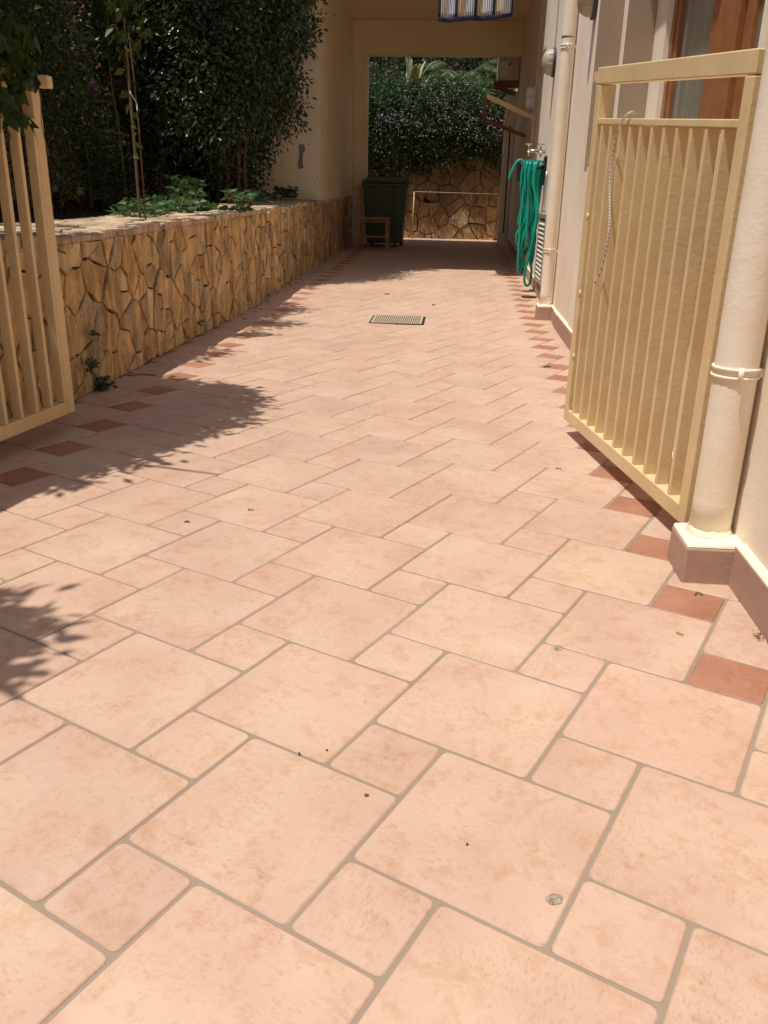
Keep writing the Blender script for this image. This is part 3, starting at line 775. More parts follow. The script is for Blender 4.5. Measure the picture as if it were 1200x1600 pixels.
# ------------------------------------------------------------------ drain grate, round drain
dg = thing('drain_grate', (0, 6.28, 0), 'rectangular cream metal drain grate set in the middle of the tiled driveway', 'drain grate')
dx0, dx1, dy0, dy1 = -0.215, 0.215, 6.07, 6.50
def dz(y): return zf(y) + 0.004
MB().hexa([(dx0 - .02, dy0 - .02, .001), (dx1 + .02, dy0 - .02, .001), (dx1 + .02, dy1 + .02, zf(dy1) + .001), (dx0 - .02, dy1 + .02, zf(dy1) + .001)] + [(dx0 - .02, dy0 - .02, .0035), (dx1 + .02, dy0 - .02, .0035), (dx1 + .02, dy1 + .02, zf(dy1) + .0035), (dx0 - .02, dy1 + .02, zf(dy1) + .0035)]).build('pit', MT['dark'], dg)
for (a, b_, c, d_) in ((dx0, dx0 + .022, dy0, dy1), (dx1 - .022, dx1, dy0, dy1), (dx0 + .022, dx1 - .022, dy0, dy0 + .022), (dx0 + .022, dx1 - .022, dy1 - .022, dy1)):
    MB().hexa([(a, c, dz(c)), (b_, c, dz(c)), (b_, d_, dz(d_)), (a, d_, dz(d_)), (a, c, dz(c) + .008), (b_, c, dz(c) + .008), (b_, d_, dz(d_) + .008), (a, d_, dz(d_) + .008)]).build('frame', MT['grate'], dg)
for k in range(22):
    x = dx0 + .034 + k * (0.430 - .068) / 21
    MB().hexa([(x - .0045, dy0 + .023, dz(dy0)), (x + .0045, dy0 + .023, dz(dy0)), (x + .005, dy1 - .023, dz(dy1)), (x - .005, dy1 - .023, dz(dy1)), (x - .005, dy0 + .023, dz(dy0) + .007), (x + .005, dy0 + .023, dz(dy0) + .007), (x + .005, dy1 - .023, dz(dy1) + .007), (x - .005, dy1 - .023, dz(dy1) + .007)]).build('grate_bar', MT['grate'], dg)
for k in range(3):
    y = dy0 + .11 + k * .105
    MB().box(dx0 + .023, dx1 - .023, y, y + .008, dz(y) - .002, dz(y) + .004).build('cross_bar', MT['grate'], dg)
rd = thing('floor_drain', (1.255, 8.0, zf(8.0)), 'small dark round floor drain against the skirting below the hose', 'drain')
MB().tube([(1.255, 8.02, zf(8) + .0), (1.255, 8.02, zf(8) + .010)], 0.082, 20).build('cover', MT['black'], rd)
for k in range(4): MB().box(1.20 + k * .032, 1.212 + k * .032, 7.965, 8.075, zf(8) + .0102, zf(8) + .016).build('bar', MT['redwood'], rd)

# ------------------------------------------------------------------ things on the right wall
def bulkhead(cx, y, z, label, Lh=0.20, prot=0.11):
    t_ = thing('wall_lamp', (cx, y, z), label, 'wall lamp', 'oval bulkhead lamps on the house wall')
    mb = MB(); n = 20
    ov = [(0.085 * math.cos(2 * math.pi * k / n), (Lh / 2) * math.sin(2 * math.pi * k / n)) for k in range(n)]
    mb.add([(cx, y + a * 1.12, z + b_ * 1.1) for a, b_ in ov] + [(cx - 0.028, y + a * 1.12, z + b_ * 1.1) for a, b_ in ov], [tuple(range(n)), tuple(range(n, 2 * n))[::-1]] + [(k, n + k, n + (k + 1) % n, (k + 1) % n) for k in range(n)])
    mb.build('base', MT['bronze'], t_)
    mb = MB(); rings = 9; o = 0; vs = []
    for i in range(rings):
        th = (math.pi / 2) * i / (rings - 1); sc_ = math.cos(th) ** 0.6 if i < rings - 1 else 0.02; rr_ = sc_ * (1 - 0.02 * (i % 2))
        vs += [(cx - 0.029 - prot * math.sin(th), y + a * rr_, z + b_ * rr_) for a, b_ in ov]
    fs = [(i * n + k, (i + 1) * n + k, (i + 1) * n + (k + 1) % n, i * n + (k + 1) % n) for i in range(rings - 1) for k in range(n)] + [tuple(range((rings - 1) * n, rings * n))]
    mb.add(vs, fs, True); mb.build('glass', MT['lampglass'], t_)
    mb = MB()
    for fz in (-0.28, -0.1, 0.08, 0.26): 
        hh = Lh * fz; wy = 0.085 * math.sqrt(max(0, 1 - (2 * fz) ** 2)); pr2 = prot * math.sqrt(max(0.1, 1 - (2 * fz) ** 2)) + 0.004
        mb.tube([(cx - 0.03 - pr2 * math.sin(q), y - wy * math.cos(q) * 1.02, z + hh) for q in [math.pi * s_ / 12 for s_ in range(13)]], 0.0022, 5)
    mb.build('ribs', MT['dirtywhite'], t_); return t_
bulkhead(1.354, 8.35, 2.29, 'ribbed oval bulkhead lamp on the cream wall beyond the thin drainpipe', 0.24, 0.10)
bulkhead(1.354, 5.62, 2.32, 'second oval bulkhead lamp cut off by the top edge above the right gate', 0.26, 0.10)
tag(MB().tube([(1.345, 8.4, 2.42), (1.345, 8.4, 4.2)], 0.006, 6).build('cable', MT['dirtywhite']), 'thin cable rising from the far bulkhead lamp', 'cable')

jb = thing('junction_box', (1.34, 10.75, 2.3), 'beige plastic junction box on the wall above the tap', 'junction box')
MB().box(1.235, 1.352, 10.66, 10.80, 2.10, 2.34).build('housing', MT['dirtywhite'], jb, bevel=0.012)
MB().box(1.245, 1.34, 10.648, 10.659, 2.125, 2.21).build('cover', MT['white'], jb, bevel=0.004)
MB().box(1.245, 1.34, 10.648, 10.659, 2.22, 2.318).build('cover', MT['white'], jb, bevel=0.004)
tag(MB().tube([(1.347, 10.62, 4.1), (1.347, 10.62, 2.2), (1.347, 10.62, 1.60)], 0.008, 8).build('conduit', MT['white']), 'thin white conduit running down the wall from the ceiling to the tap', 'conduit')

# folding clothes rack above the tap
ra = thing('clothes_rack', (1.35, 11.2, 2.0), 'tilted folding wall clothes rack with two tan arms above the passage doorway', 'clothes rack')
MB().bar((0.735, 10.35, 2.195), (1.356, 10.35, 1.945), 0.035, 0.055).build('arm', MT['barwood'], ra, bevel=0.004)
MB().bar((0.745, 12.05, 2.07), (1.356, 12.05, 1.86), 0.035, 0.05).build('arm', MT['redwood'], ra, bevel=0.004)
MB().bar((0.735, 10.33, 2.165), (0.745, 12.07, 2.045), 0.03, 0.03).build('front_bar', MT['redwood'], ra)
for k in range(5):
    q = 0.16 + k * 0.17
    MB().tube([(0.735 + 0.62 * q, 10.36, 2.19 - .25 * q), (0.745 + .61 * q, 12.04, 2.065 - .21 * q)], 0.003, 5).build('wire', MT['redwood'], ra)

# tap
tp = thing('garden_tap', (1.33, 8.7, 1.5), 'double metal garden tap on the wall just above the coiled hose', 'tap')
MB().tube([(1.356, 8.70, 1.495), (1.24, 8.70, 1.495)], 0.018, 10).build('body', MT['tap'], tp)
MB().tube([(1.165, 8.70, 1.50), (1.325, 8.70, 1.50)], 0.017, 10).build('manifold', MT['tap'], tp)
for xx in (1.18, 1.31):
    MB().tube([(xx, 8.70, 1.51), (xx, 8.70, 1.56)], 0.011, 8).build('stem', MT['tap'], tp)
    MB().bar((xx - .035, 8.695, 1.565), (xx + .035, 8.705, 1.565), 0.020, 0.016).build('handle', MT['tap'], tp)
    MB().tube(bez([(xx, 8.70, 1.50), (xx, 8.66, 1.485), (xx, 8.65, 1.44)], 4), 0.013, 8).build('spout', MT['tap'], tp)

# hose on its hanger
HY = 8.45
hh = thing('hose_hanger', (1.34, HY, 1.33), 'black plastic hose hanger on the wall holding the green hose', 'hose hanger')
MB().tube(bez([(1.355, HY, 1.36), (1.27, HY, 1.325), (1.16, HY, 1.32), (1.09, HY, 1.36)], 5), 0.026, 10).build('arm', MT['black'], hh)
MB().box(1.335, 1.3555, HY - .10, HY + .10, 1.16, 1.44).build('plate', MT['black'], hh, bevel=0.01)
MB().box(1.060, 1.115, HY - .02, HY, 1.19, 1.385).build('front_plate', MT['black'], hh, bevel=0.02)
ho = thing('garden_hose', (1.2, HY, 0.2), 'green garden hose hanging in long loose coils from its hanger on the right wall', 'hose')
hr = random.Random(4)
for k in range(12):
    xt = 1.130 + 0.0165 * k; yt = HY - .01 + hr.uniform(-.03, .03); zb = 0.40 + hr.uniform(-0.08, 0.16) - (0.20 if k in (2, 7) else 0)
    xb = 1.165 + 0.008 * k + hr.uniform(-0.05, 0.05); w = hr.uniform(0.018, 0.050); sp = hr.uniform(0.03, 0.10); tw_ = hr.choice((-1, 1))
    loop = [(xt - 0.008, yt - 0.02, 1.375), (xt - 0.022, yt - sp * .7, 1.20), (xb - w * tw_, yt - sp, 0.85), (xb - w + hr.uniform(-.02, .02), yt - sp, zb + .12), (xb, yt - sp * .3, zb), (xb + w * .9, yt + sp * .6, zb + .13), (xb + w * .7 * tw_, yt + sp, 0.80), (xt + 0.018, yt + sp * .6, 1.20), (xt + .010, yt + .01, 1.37), (xt, yt, 1.388)]
    MB().tube(bez(loop, 7), 0.0132 + hr.uniform(-.0006, .0006), 8).build('coil', MT['hose'], ho)
MB().tube(bez([(1.15, HY - .10, 1.10), (1.135, HY - .10, 1.28), (1.105, HY - .10, 1.385), (1.05, HY - .11, 1.38), (0.995, HY - .12, 1.28), (0.975, HY - .12, 1.21)], 7), 0.0115, 8).build('free_end', MT['hose'], ho)

# louvred grille
lv = thing('louvre_grille', (1.35, 8.0, 0.3), 'tall louvred metal grille with slanting slats low on the wall behind the thin drainpipe', 'grille')
for (a, b_, c, d_) in ((7.60, 7.64, 0.20, 0.86), (8.30, 8.34, 0.20, 0.86), (7.64, 8.30, 0.20, 0.24), (7.64, 8.30, 0.82, 0.86)):
    MB().box(1.318, 1.356, a, b_, c + .02, d_ + .02).build('frame', MT['steel'], lv)
MB().box(1.345, 1.3555, 7.64, 8.30, 0.26, 0.84).build('backing', MT['dark'], lv)
for k in range(13):
    z = 0.275 + k * 0.0435
    MB().hexa([(1.318, 7.642, z - .018), (1.322, 7.642, z - .022), (1.322, 8.298, z - .022), (1.318, 8.298, z - .018), (1.343, 7.642, z + .016), (1.345, 7.642, z + .010), (1.345, 8.298, z + .010), (1.343, 8.298, z + .016)]).build('slat', MT['white'], lv)
tag(MB().tube(bez([(1.335, 8.05, 1.28), (1.33, 8.05, 1.0), (1.335, 8.02, 0.9)], 5), 0.014, 8).build('supply_pipe', MT['steel']), 'short grey pipe on the wall above the louvred grille', 'pipe')

# striped cloth hanging from the roof edge
cl = MB(); nu, nv_ = 80, 14; x0c, x1c = 0.135, 0.945; uvs = []
def cloth_pt(a, b_):
    x = x0c + (x1c - x0c) * a; zt = 3.62; zb = 2.835 + (0.055 * max(0, a - 0.6) / 0.4) - 0.012 * math.sin(a * 9)
    z = zt + (zb - zt) * b_; y = 9.45 + 0.03 * math.sin(a * 13 + 0.6) * (0.3 + 0.7 * b_) + 0.012 * math.sin(a * 31 + b_ * 3)
    return (x + 0.008 * math.sin(a * 26) * b_, y, z)
ct = thing('striped_cloth', (0.54, 9.45, 2.9), 'striped cloth with dark navy borders hanging from above at the top of the view', 'cloth')
me = bpy.data.meshes.new('striped_panel')
vs = [cloth_pt(i / nu, j / nv_ * 0.955) for j in range(nv_ + 1) for i in range(nu + 1)]
me.from_pydata(vs, [], [(j * (nu + 1) + i, j * (nu + 1) + i + 1, (j + 1) * (nu + 1) + i + 1, (j + 1) * (nu + 1) + i) for j in range(nv_) for i in range(nu)])
uvl = me.uv_layers.new(name='UVMap'); 
for lp in me.loops: uvl.data[lp.index].uv = ((lp.vertex_index % (nu + 1)) / nu, (lp.vertex_index // (nu + 1)) / nv_)
for p in me.polygons: p.use_smooth = True
o = link_mesh('striped_panel', me, MT['stripes'], ct, (0, 0, 0)); o.location = -wloc(ct)
sm_ = o.modifiers.new('thick', 'SOLIDIFY'); sm_.thickness = 0.003; sm_.offset = 0
def band(a0, a1, b0, b1, nm, n1=10, n2=10):
    mb = MB(); vs = []
    for j in range(n2 + 1):
        for i in range(n1 + 1):
            p = cloth_pt(a0 + (a1 - a0) * i / n1, b0 + (b1 - b0) * j / n2); vs.append((p[0], p[1] - 0.004, p[2]))
    mb.add(vs, [(j * (n1 + 1) + i, j * (n1 + 1) + i + 1, (j + 1) * (n1 + 1) + i + 1, (j + 1) * (n1 + 1) + i) for j in range(n2) for i in range(n1)], True)
    o = mb.build(nm, MT['navy'], ct); s_ = o.modifiers.new('thick', 'SOLIDIFY'); s_.thickness = 0.003; s_.offset = 0
for a in (0.0, 0.235, 0.49, 0.735, 0.985): band(max(0, a - .005), min(1, a + 0.03), 0, .955, 'border', 3, 14)
band(0, 1, 0.945, 1.0, 'hem', 60, 3)
tag(MB().bar((0.02, 9.47, 3.64), (1.06, 9.47, 3.64), 0.02, 0.03).build('rail', MT['white']), 'rail just under the roof from which the striped cloth hangs', 'rail')
for xx in (0.05, 1.03): pass
MB().box(0.02, 1.06, 9.46, 10.06, 3.704, 3.73).build('rail_arm', MT['white'], psg)
MB().box(0.02, 0.06, 9.455, 9.485, 3.656, 3.704).build('rail_arm', MT['white'], psg); MB().box(1.02, 1.06, 9.455, 9.485, 3.656, 3.704).build('rail_arm', MT['white'], psg)

# ------------------------------------------------------------------ bin and chair in the passage
zb = zf(13.6)
bn = thing('wheeled_bin', (-0.75, 13.75, zb), 'large dark green wheeled rubbish bin at the end of the stone wall in the shade', 'bin')
MB().hexa([(-1.06, 13.48, zb + .06), (-0.47, 13.48, zb + .06), (-0.47, 13.98, zb + .06), (-1.06, 13.98, zb + .06), (-1.12, 13.42, zb + .98), (-0.42, 13.42, zb + .98), (-0.42, 14.06, zb + .98), (-1.12, 14.06, zb + .98)]).build('body', MT['bin'], bn, bevel=0.03)
MB().box(-1.135, -0.405, 13.40, 14.08, zb + .93, zb + .985).build('rim', MT['bin'], bn, bevel=0.01)
MB().hexa([(-1.15, 13.38, zb + .99), (-0.39, 13.38, zb + .99), (-0.39, 14.10, zb + .99), (-1.15, 14.10, zb + .99), (-1.12, 13.42, zb + 1.03), (-0.42, 13.42, zb + 1.03), (-0.42, 14.06, zb + 1.10), (-1.12, 14.06, zb + 1.10)]).build('lid', MT['bin'], bn, bevel=0.012)
for xx in (-1.03, -0.53): MB().tube([(xx, 13.95, zb + .10), (xx + .05, 13.95, zb + .10)], 0.10, 20).build('wheel', MT['black'], bn)
for xx in (-0.95, -0.58): MB().box(xx - .02, xx + .02, 13.462, 13.50, zb, zb + .08).build('foot', MT['black'], bn)
for xx in (-0.9, -0.62): MB().hexa([(xx - .012, 13.452, zb + .2), (xx + .012, 13.452, zb + .2), (xx + .012, 13.47, zb + .2), (xx - .012, 13.47, zb + .2), (xx - .012, 13.402, zb + .92), (xx + .012, 13.402, zb + .92), (xx + .012, 13.43, zb + .92), (xx - .012, 13.43, zb + .92)]).build('rib', MT['bin'], bn)

zc = zf(13.0)
ch = thing('chair', (-0.87, 12.95, zc), 'old wooden chair seen side-on in front of the green bin in the shade', 'chair')
cz = zc
def cb(a, b_, w, h, nm): MB().bar(a, b_, w, h, (0, 1, 0.01)).build(nm, MT['chairwood'], ch, bevel=0.004)
xb, xf, ya, yb = -1.10, -0.66, 12.78, 13.14
cb((xb - .03, ya, cz), (xb, ya, cz + .48), .035, .035, 'leg'); cb((xb - .03, yb, cz), (xb, yb, cz + .48), .035, .035, 'leg')
cb((xb, ya, cz + .48), (xb - .03, ya, cz + .96), .035, .035, 'back_post'); cb((xb, yb, cz + .48), (xb - .03, yb, cz + .96), .035, .035, 'back_post')
cb((xf, ya, cz), (xf, ya, cz + .455), .04, .04, 'leg'); cb((xf, yb, cz), (xf, yb, cz + .455), .04, .04, 'leg')
MB().box(xb - .01, xf + .03, ya - .02, yb + .02, cz + .458, cz + .492).build('seat', MT['chairwood'], ch, bevel=0.006)
for z in (.62, .76, .88): MB().box(xb - .035 - (z - .48) * .02, xb - .015, ya + .02, yb - .02, cz + z, cz + z + .055).build('back_slat', MT['chairwood'], ch, bevel=0.004)
for y in (ya, yb): cb((xb, y, cz + .20), (xf, y, cz + .20), .02, .03, 'stretcher'); cb((xb, y, cz + .43), (xf, y, cz + .43), .02, .04, 'seat_rail')
cb((xf, ya, cz + .30), (xf, yb, cz + .30), .02, .03, 'stretcher')

# ------------------------------------------------------------------ planting
def trunk(pts, rads, mat, parent, name='trunk'):
    return MB().tube(bez(pts, 5), list(np.interp(np.linspace(0, 1, (len(pts) - 1) * 5 + 1), np.linspace(0, 1, len(rads)), rads)), 9).build(name, mat, parent)

def plant(name, loc, label, cat, group=None): return thing(name, loc, label, cat, group)

# big dark shrub with small leaves against the retaining wall
sh = plant('lantana_shrub', (-2.7, 6.2, 0.85), 'tall dark shrub with small leaves and scattered pink flowers behind the sapling', 'shrub')
def faceA():
    while True:
        y = rng.uniform(3.0, 10.6); z = rng.uniform(0.95, 4.3)
        low = 1.55 + 0.25 * math.sin(y * 1.7) + 0.15 * math.sin(y * 4.1)
        if z < low and rng.uniform() > 0.20 + 0.5 * (y > 7): continue
        x = -2.75 - 0.10 * (z - 1) + 0.26 * math.sin(y * 1.3 + 1) + 0.16 * math.sin(z * 3.1 + y * 2.3) - abs(rng.normal()) * 0.22
        return np.array([min(x, -2.22 - 0.27 * (z - 0.85) + 0.12 * math.sin(y * 2.2) * (y < 9)), y, z])
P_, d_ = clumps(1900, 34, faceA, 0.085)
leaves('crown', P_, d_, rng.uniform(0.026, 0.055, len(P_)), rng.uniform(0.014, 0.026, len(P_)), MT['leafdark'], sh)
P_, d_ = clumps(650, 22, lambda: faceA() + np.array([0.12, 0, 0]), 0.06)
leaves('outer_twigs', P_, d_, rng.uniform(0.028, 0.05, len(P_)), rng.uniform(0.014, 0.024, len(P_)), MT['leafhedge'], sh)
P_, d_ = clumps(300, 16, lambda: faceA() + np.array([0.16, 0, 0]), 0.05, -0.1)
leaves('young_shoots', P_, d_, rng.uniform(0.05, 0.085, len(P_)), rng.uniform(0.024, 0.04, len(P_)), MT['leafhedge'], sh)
def pinks():
    while True:
        p = faceA()
        if 5.3 < p[1] < 8.2 and 1.3 < p[2] < 3.0: return p + np.array([0.26, 0, 0])
P_, d_ = clumps(80, 4, pinks, 0.013)
leaves('flowers', P_, d_, 0.022, 0.022, MT['pink'], sh, kind='stuff')
for k in range(9):
    y = 3.6 + k * 0.72; x = -2.95 + 0.1 * math.sin(k)
    trunk([(x, y, 0.85), (x + .06 * math.sin(k * 2), y + .05, 1.5), (x - .1, y + .12 * math.cos(k), 2.3), (x + .05, y, 3.2)], [0.022, 0.016, 0.010, 0.005], MT['bark'], sh, 'stem')

# ficus by the passage
fi = plant('ficus_tree', (-2.1, 9.3, 0.9), 'tall glossy dark green ficus with several thin stems beside the passage pillar', 'tree')
def ficus():
    while True:
        x = rng.uniform(-3.1, -1.26); y = rng.uniform(8.0, 10.55); z = rng.uniform(1.05, 4.4)
        e = ((x + 2.35) / (0.80 + 0.13 * (z - 1.2) + 0.06 * math.sin(z * 5))) ** 2 + ((y - 9.35) / 1.25) ** 2
        if z < 1.6: e += (1.6 - z) * 1.3
        if e > 1.05 or e < 0.38 * rng.uniform(): continue
        if x < -2.4 and rng.uniform() < 0.5: continue
        if z < 1.8 and x > -1.80 - 0.4 * (1.8 - z): continue
        if rng.uniform() < 0.5 + 0.5 * math.sin(x * 9 + z * 6) * math.sin(y * 5 + z * 4) - 0.5: continue
        return np.array([x, y, z])
P_, d_ = clumps(1650, 34, ficus, 0.085, 0.55)
leaves('crown', P_, d_, rng.uniform(0.045, 0.085, len(P_)), rng.uniform(0.020, 0.034, len(P_)), MT['leafficus'], fi)
def ficus_out():
    while True:
        p = ficus()
        if p[0] > -2.2 or p[1] < 8.6: return p + np.array([0.04, -0.06, 0])
P_, d_ = clumps(150, 12, ficus_out, 0.045, -0.15)
leaves('young_shoots', P_, d_, rng.uniform(0.055, 0.095, len(P_)), rng.uniform(0.024, 0.038, len(P_)), MT['leafhedge'], fi)
for k in range(8):
    a = k * 0.8; x = -2.15 + 0.16 * math.cos(a); y = 9.0 + 0.25 * math.sin(a)
    trunk([(x, y, 0.85), (x + .03, y, 1.5), (x + .25 * math.cos(a), y + .2 * math.sin(a), 2.4), (x + .35 * math.cos(a), y + .3 * math.sin(a), 3.7)], [0.030, 0.024, 0.016, 0.008], MT['bark'], fi, 'stem')

# sapling tied to a stake
sp = plant('sapling', (-1.72, 4.86, 0.82), 'slim bare-stemmed sapling tied to a thin stake just behind the stone wall', 'sapling')
trunk([(-1.70, 4.86, 0.78), (-1.705, 4.87, 1.4), (-1.72, 4.90, 2.1), (-1.70, 4.92, 2.9)], [0.0095, 0.009, 0.008, 0.005], MT['stem'], sp)
MB().tube([(-1.650, 4.83, 0.78), (-1.658, 4.85, 1.45), (-1.685, 4.87, 2.0)], 0.0055, 7).build('stake', MT['bark'], sp)
MB().tube(bez([(-1.70, 4.85, 1.62), (-1.675, 4.80, 1.60), (-1.655, 4.83, 1.55), (-1.64, 4.80, 1.50)], 5), 0.003, 5).build('tie', MT['white'], sp)
bp = []; bd = []
for z in np.linspace(1.25, 1.75, 9): bp.append((-1.705 + rng.normal() * .01, 4.87, z)); bd.append((rng.normal(), rng.normal(), -0.5))
for z in rng.uniform(1.85, 2.9, 190): bp.append((-1.71 + rng.normal() * .055, 4.89 + rng.normal() * .07, z)); bd.append((rng.normal(), rng.normal(), -0.9))
leaves('leaves', np.array(bp), np.array(bd), rng.uniform(.07, .115, len(bp)), rng.uniform(.035, .055, len(bp)), MT['leafgate'], sp)

# low plants along the coping
def rosette(y0, y1, x0, x1, zb_, nst, label, mat, hmax=0.17, size=(0.07, 0.105), cat='plant'):
    pt = plant('ground_plant', ((x0 + x1) / 2, (y0 + y1) / 2, zb_), label, cat, 'leafy plants spilling onto the coping')
    bs = []; ds = []; st_ = MB()
    for k in range(nst):
        x = rng.uniform(x0, x1); y = rng.uniform(y0, y1); h = rng.uniform(0.03, hmax) * (1 - 0.3 * abs(2 * (y - y0) / (y1 - y0) - 1))
        top = np.array([x + rng.normal() * .03, y + rng.normal() * .03, zb_ + h])
        st_.tube([(x, y, zb_ - .02), tuple(top)], 0.0025, 5)
        for q in range(7):
            a = 2 * math.pi * q / 7 + rng.uniform(-.3, .3); bs.append(top + np.array([math.cos(a), math.sin(a), 0]) * .008); ds.append((math.cos(a), math.sin(a), rng.uniform(-.35, .45)))
    st_.build('stems', MT['stem'], pt, kind='stuff')
    leaves('leaves', np.array(bs), np.array(ds), rng.uniform(size[0], size[1], len(bs)), rng.uniform(.030, .045, len(bs)), mat, pt, fold=0.12)
rosette(5.0, 6.9, -2.02, -1.70, 0.83, 60, 'long patch of light green palmate leaves on the near part of the coping', MT['leafbright'], 0.15)
rosette(6.3, 7.3, -2.10, -1.86, 0.90, 22, 'taller tuft of green leaves rising behind the near coping patch', MT['leafbright'], 0.26)
rosette(7.6, 9.2, -1.95, -1.66, 0.90, 30, 'smaller clump of green leaves further along the coping under the ficus', MT['leafbright'], 0.16)
rosette(6.55, 6.95, -1.52, -1.40, 0.85, 7, 'few dark leaves drooping over the front edge of the coping', MT['leafgate'], 0.05)
rosette(9.6, 10.7, -1.86, -1.58, 0.95, 22, 'dark clump of leaves at the foot of the passage pillar', MT['leafdark'], 0.16)
def weed(c, n, s, label):
    bs = np.array(c) + rng.normal(size=(n, 3)) * np.array([0.012, s, s * .8]); ds = rng.normal(size=(n, 3)); ds[:, 0] = abs(ds[:, 0]) + .3
    o = leaves('weed', bs, ds, rng.uniform(.018, .04, n), rng.uniform(.012, .022, n), MT['leafbright'], None, loc=tuple(c)); tag(o, label, 'weed', 'weeds at the foot of the stone wall')
weed((-1.375, 3.22, 0.035), 120, .026, 'larger green weed growing at the foot of the stone wall beside the left gate')
weed((-1.378, 3.10, 0.165), 50, .018, 'small green weed in a joint just above the floor by the left gate post')
weed((-1.378, 3.20, 0.31), 16, .016, 'dark little weed in a joint higher up the stone wall by the left gate')
weed((-1.382, 5.05, 0.12), 14, .014, 'faint tuft of moss in a joint of the stone wall beyond the left gate')

# trees overhead, mostly above the view: they cast the leafy shade on the tiles
def inside(poly, x, y):
    c = False; n = len(poly)
    for i in range(n):
        x1_, y1_ = poly[i]; x2_, y2_ = poly[(i + 1) % n]
        if (y1_ > y) != (y2_ > y) and x < (x2_ - x1_) * (y - y1_) / (y2_ - y1_) + x1_: c = not c
    return c
def over(poly, z0, z1):
    xs = [p[0] for p in poly]; ys_ = [p[1] for p in poly]
    def s():
        while True:
            x = rng.uniform(min(xs), max(xs)); y = rng.uniform(min(ys_), max(ys_))
            if inside(poly, x, y):
                z = rng.uniform(z0, z1); return np.array([x + D.x * -z, y + D.y * -z, z])
    return s
t1 = plant('overhanging_tree', (-2.15, 1.0, 0.8), 'leafy tree behind the left gate whose branches hang over the gate top', 'tree')
trunk([(-2.15, 1.0, 0.75), (-2.1, 1.05, 1.6), (-2.0, 1.3, 2.4), (-1.8, 1.9, 3.0)], [0.07, 0.06, 0.045, 0.02], MT['bark'], t1)
P1 = [(-1.8, 1.42), (-1.06, 1.58), (-.86, 1.76), (-.74, 2.10), (-.64, 2.40), (-.50, 2.66), (-.55, 3.25), (-.75, 3.42), (-1.1, 3.52), (-1.2, 3.5), (-1.2, 3.0), (-1.8, 2.9)]
P2 = [(-1.1, .80), (-.62, .74), (-.46, .64), (-.44, .52), (-.50, .40), (-1.2, .22)]
Pa, da = clumps(780, 26, over(P1, 2.15, 2.75), 0.050, 0.5)
Pb, db = clumps(150, 24, over(P2, 2.2, 2.6), 0.045, 0.5)
P3 = [(-1.3, 1.95), (-.72, 2.0), (-.42, 1.90), (-.72, 2.12), (-1.3, 2.25)]
Pc, dc = clumps(10, 9, over(P3, 2.3, 2.4), 0.04, 0.4)
PP = np.concatenate([Pa, Pb, Pc]); dd_ = np.concatenate([da, db, dc])
leaves('crown', PP, dd_, rng.uniform(0.06, 0.10, len(PP)), rng.uniform(0.028, 0.042, len(PP)), MT['leafgate'], t1)
def fpt(x, y, z): return (x - D.x * z, y - D.y * z, z)
for a, b_, c in (((-2.0, 1.3, 2.4), fpt(-.9, 1.98, 2.35), fpt(-.36, 1.90, 2.35)), ((-1.9, 1.7, 2.8), fpt(-1.0, 2.5, 2.55), fpt(-.45, 2.72, 2.5)), ((-1.9, 1.7, 2.8), fpt(-1.1, 3.1, 2.6), fpt(-.55, 3.28, 2.45)), ((-2.05, 1.15, 2.1), fpt(-.95, .65, 2.4), fpt(-.44, .58, 2.35))):
    trunk([a, b_, c], [0.03, 0.014, 0.006], MT['bark'], t1, 'branch')
# the bunch of leaves hanging over the gate
hb = []; hd = []
for k in range(210):
    a = rng.uniform(); b_ = rng.uniform()
    x = -1.31 + 0.14 * a; y = 2.02 + 0.34 * a + 0.10 * rng.normal() * .4; z = 1.62 - 0.05 * a - b_ * (0.36 if a < .8 else 0.2)
    hb.append((x + .05, y - .05, z)); hd.append((rng.normal() * .5 + .2, rng.normal() * .5 - .3, -1.0))
leaves('hanging_leaves', np.array(hb), np.array(hd), rng.uniform(.055, .095, len(hb)), rng.uniform(.035, .06, len(hb)), MT['leafgate'], t1, fold=.15)
trunk([(-2.0, 1.3, 2.4), (-1.55, 1.7, 1.95), (-1.25, 2.1, 1.62), (-1.17, 2.30, 1.50)], [0.012, 0.008, 0.004, 0.002], MT['stem'], t1, 'twig')
tw = [(-1.17, 2.36, 1.47), (-1.145, 2.40, 1.36), (-1.15, 2.40, 1.24), (-1.14, 2.41, 1.13)]
trunk(tw, [0.003, 0.002, 0.0012], MT['stem'], t1, 'twig')

t2 = plant('shade_tree', (-3.2, 8.7, 0.9), 'tree behind the planting whose crown shades the far end of the driveway', 'tree')
trunk([(-3.2, 8.7, 0.85), (-3.2, 8.7, 2.0), (-2.9, 8.6, 3.4), (-2.2, 8.5, 4.4)], [0.04, 0.035, 0.03, 0.012], MT['bark'], t2)
F1 = [(-1.3, 8.15), (-1.15, 8.45), (-.9, 8.85), (-.78, 9.35), (-.40, 9.7), (-.35, 10.15), (.15, 10.25), (.10, 10.6), (-1.3, 10.7)]
F2 = [(-1.2, 5.65), (-1.05, 5.75), (-.66, 5.88), (-1.05, 5.98), (-1.15, 6.3), (-.92, 6.75), (-1.2, 7.2)]
F4 = [(-1.25, 4.1), (-1.12, 4.2), (-1.04, 4.5), (-1.15, 4.9)]
P_, d_ = zip(clumps(480, 26, over(F1, 4.0, 4.6), 0.07, .4), clumps(70, 22, over(F2, 3.6, 4.1), 0.06, .4), clumps(10, 20, over(F4, 3.3, 3.8), .05, .4))
P_ = np.concatenate(P_); d_ = np.concatenate(d_)
leaves('crown', P_, d_, rng.uniform(0.06, 0.10, len(P_)), rng.uniform(0.028, 0.042, len(P_)), MT['leafgate'], t2)

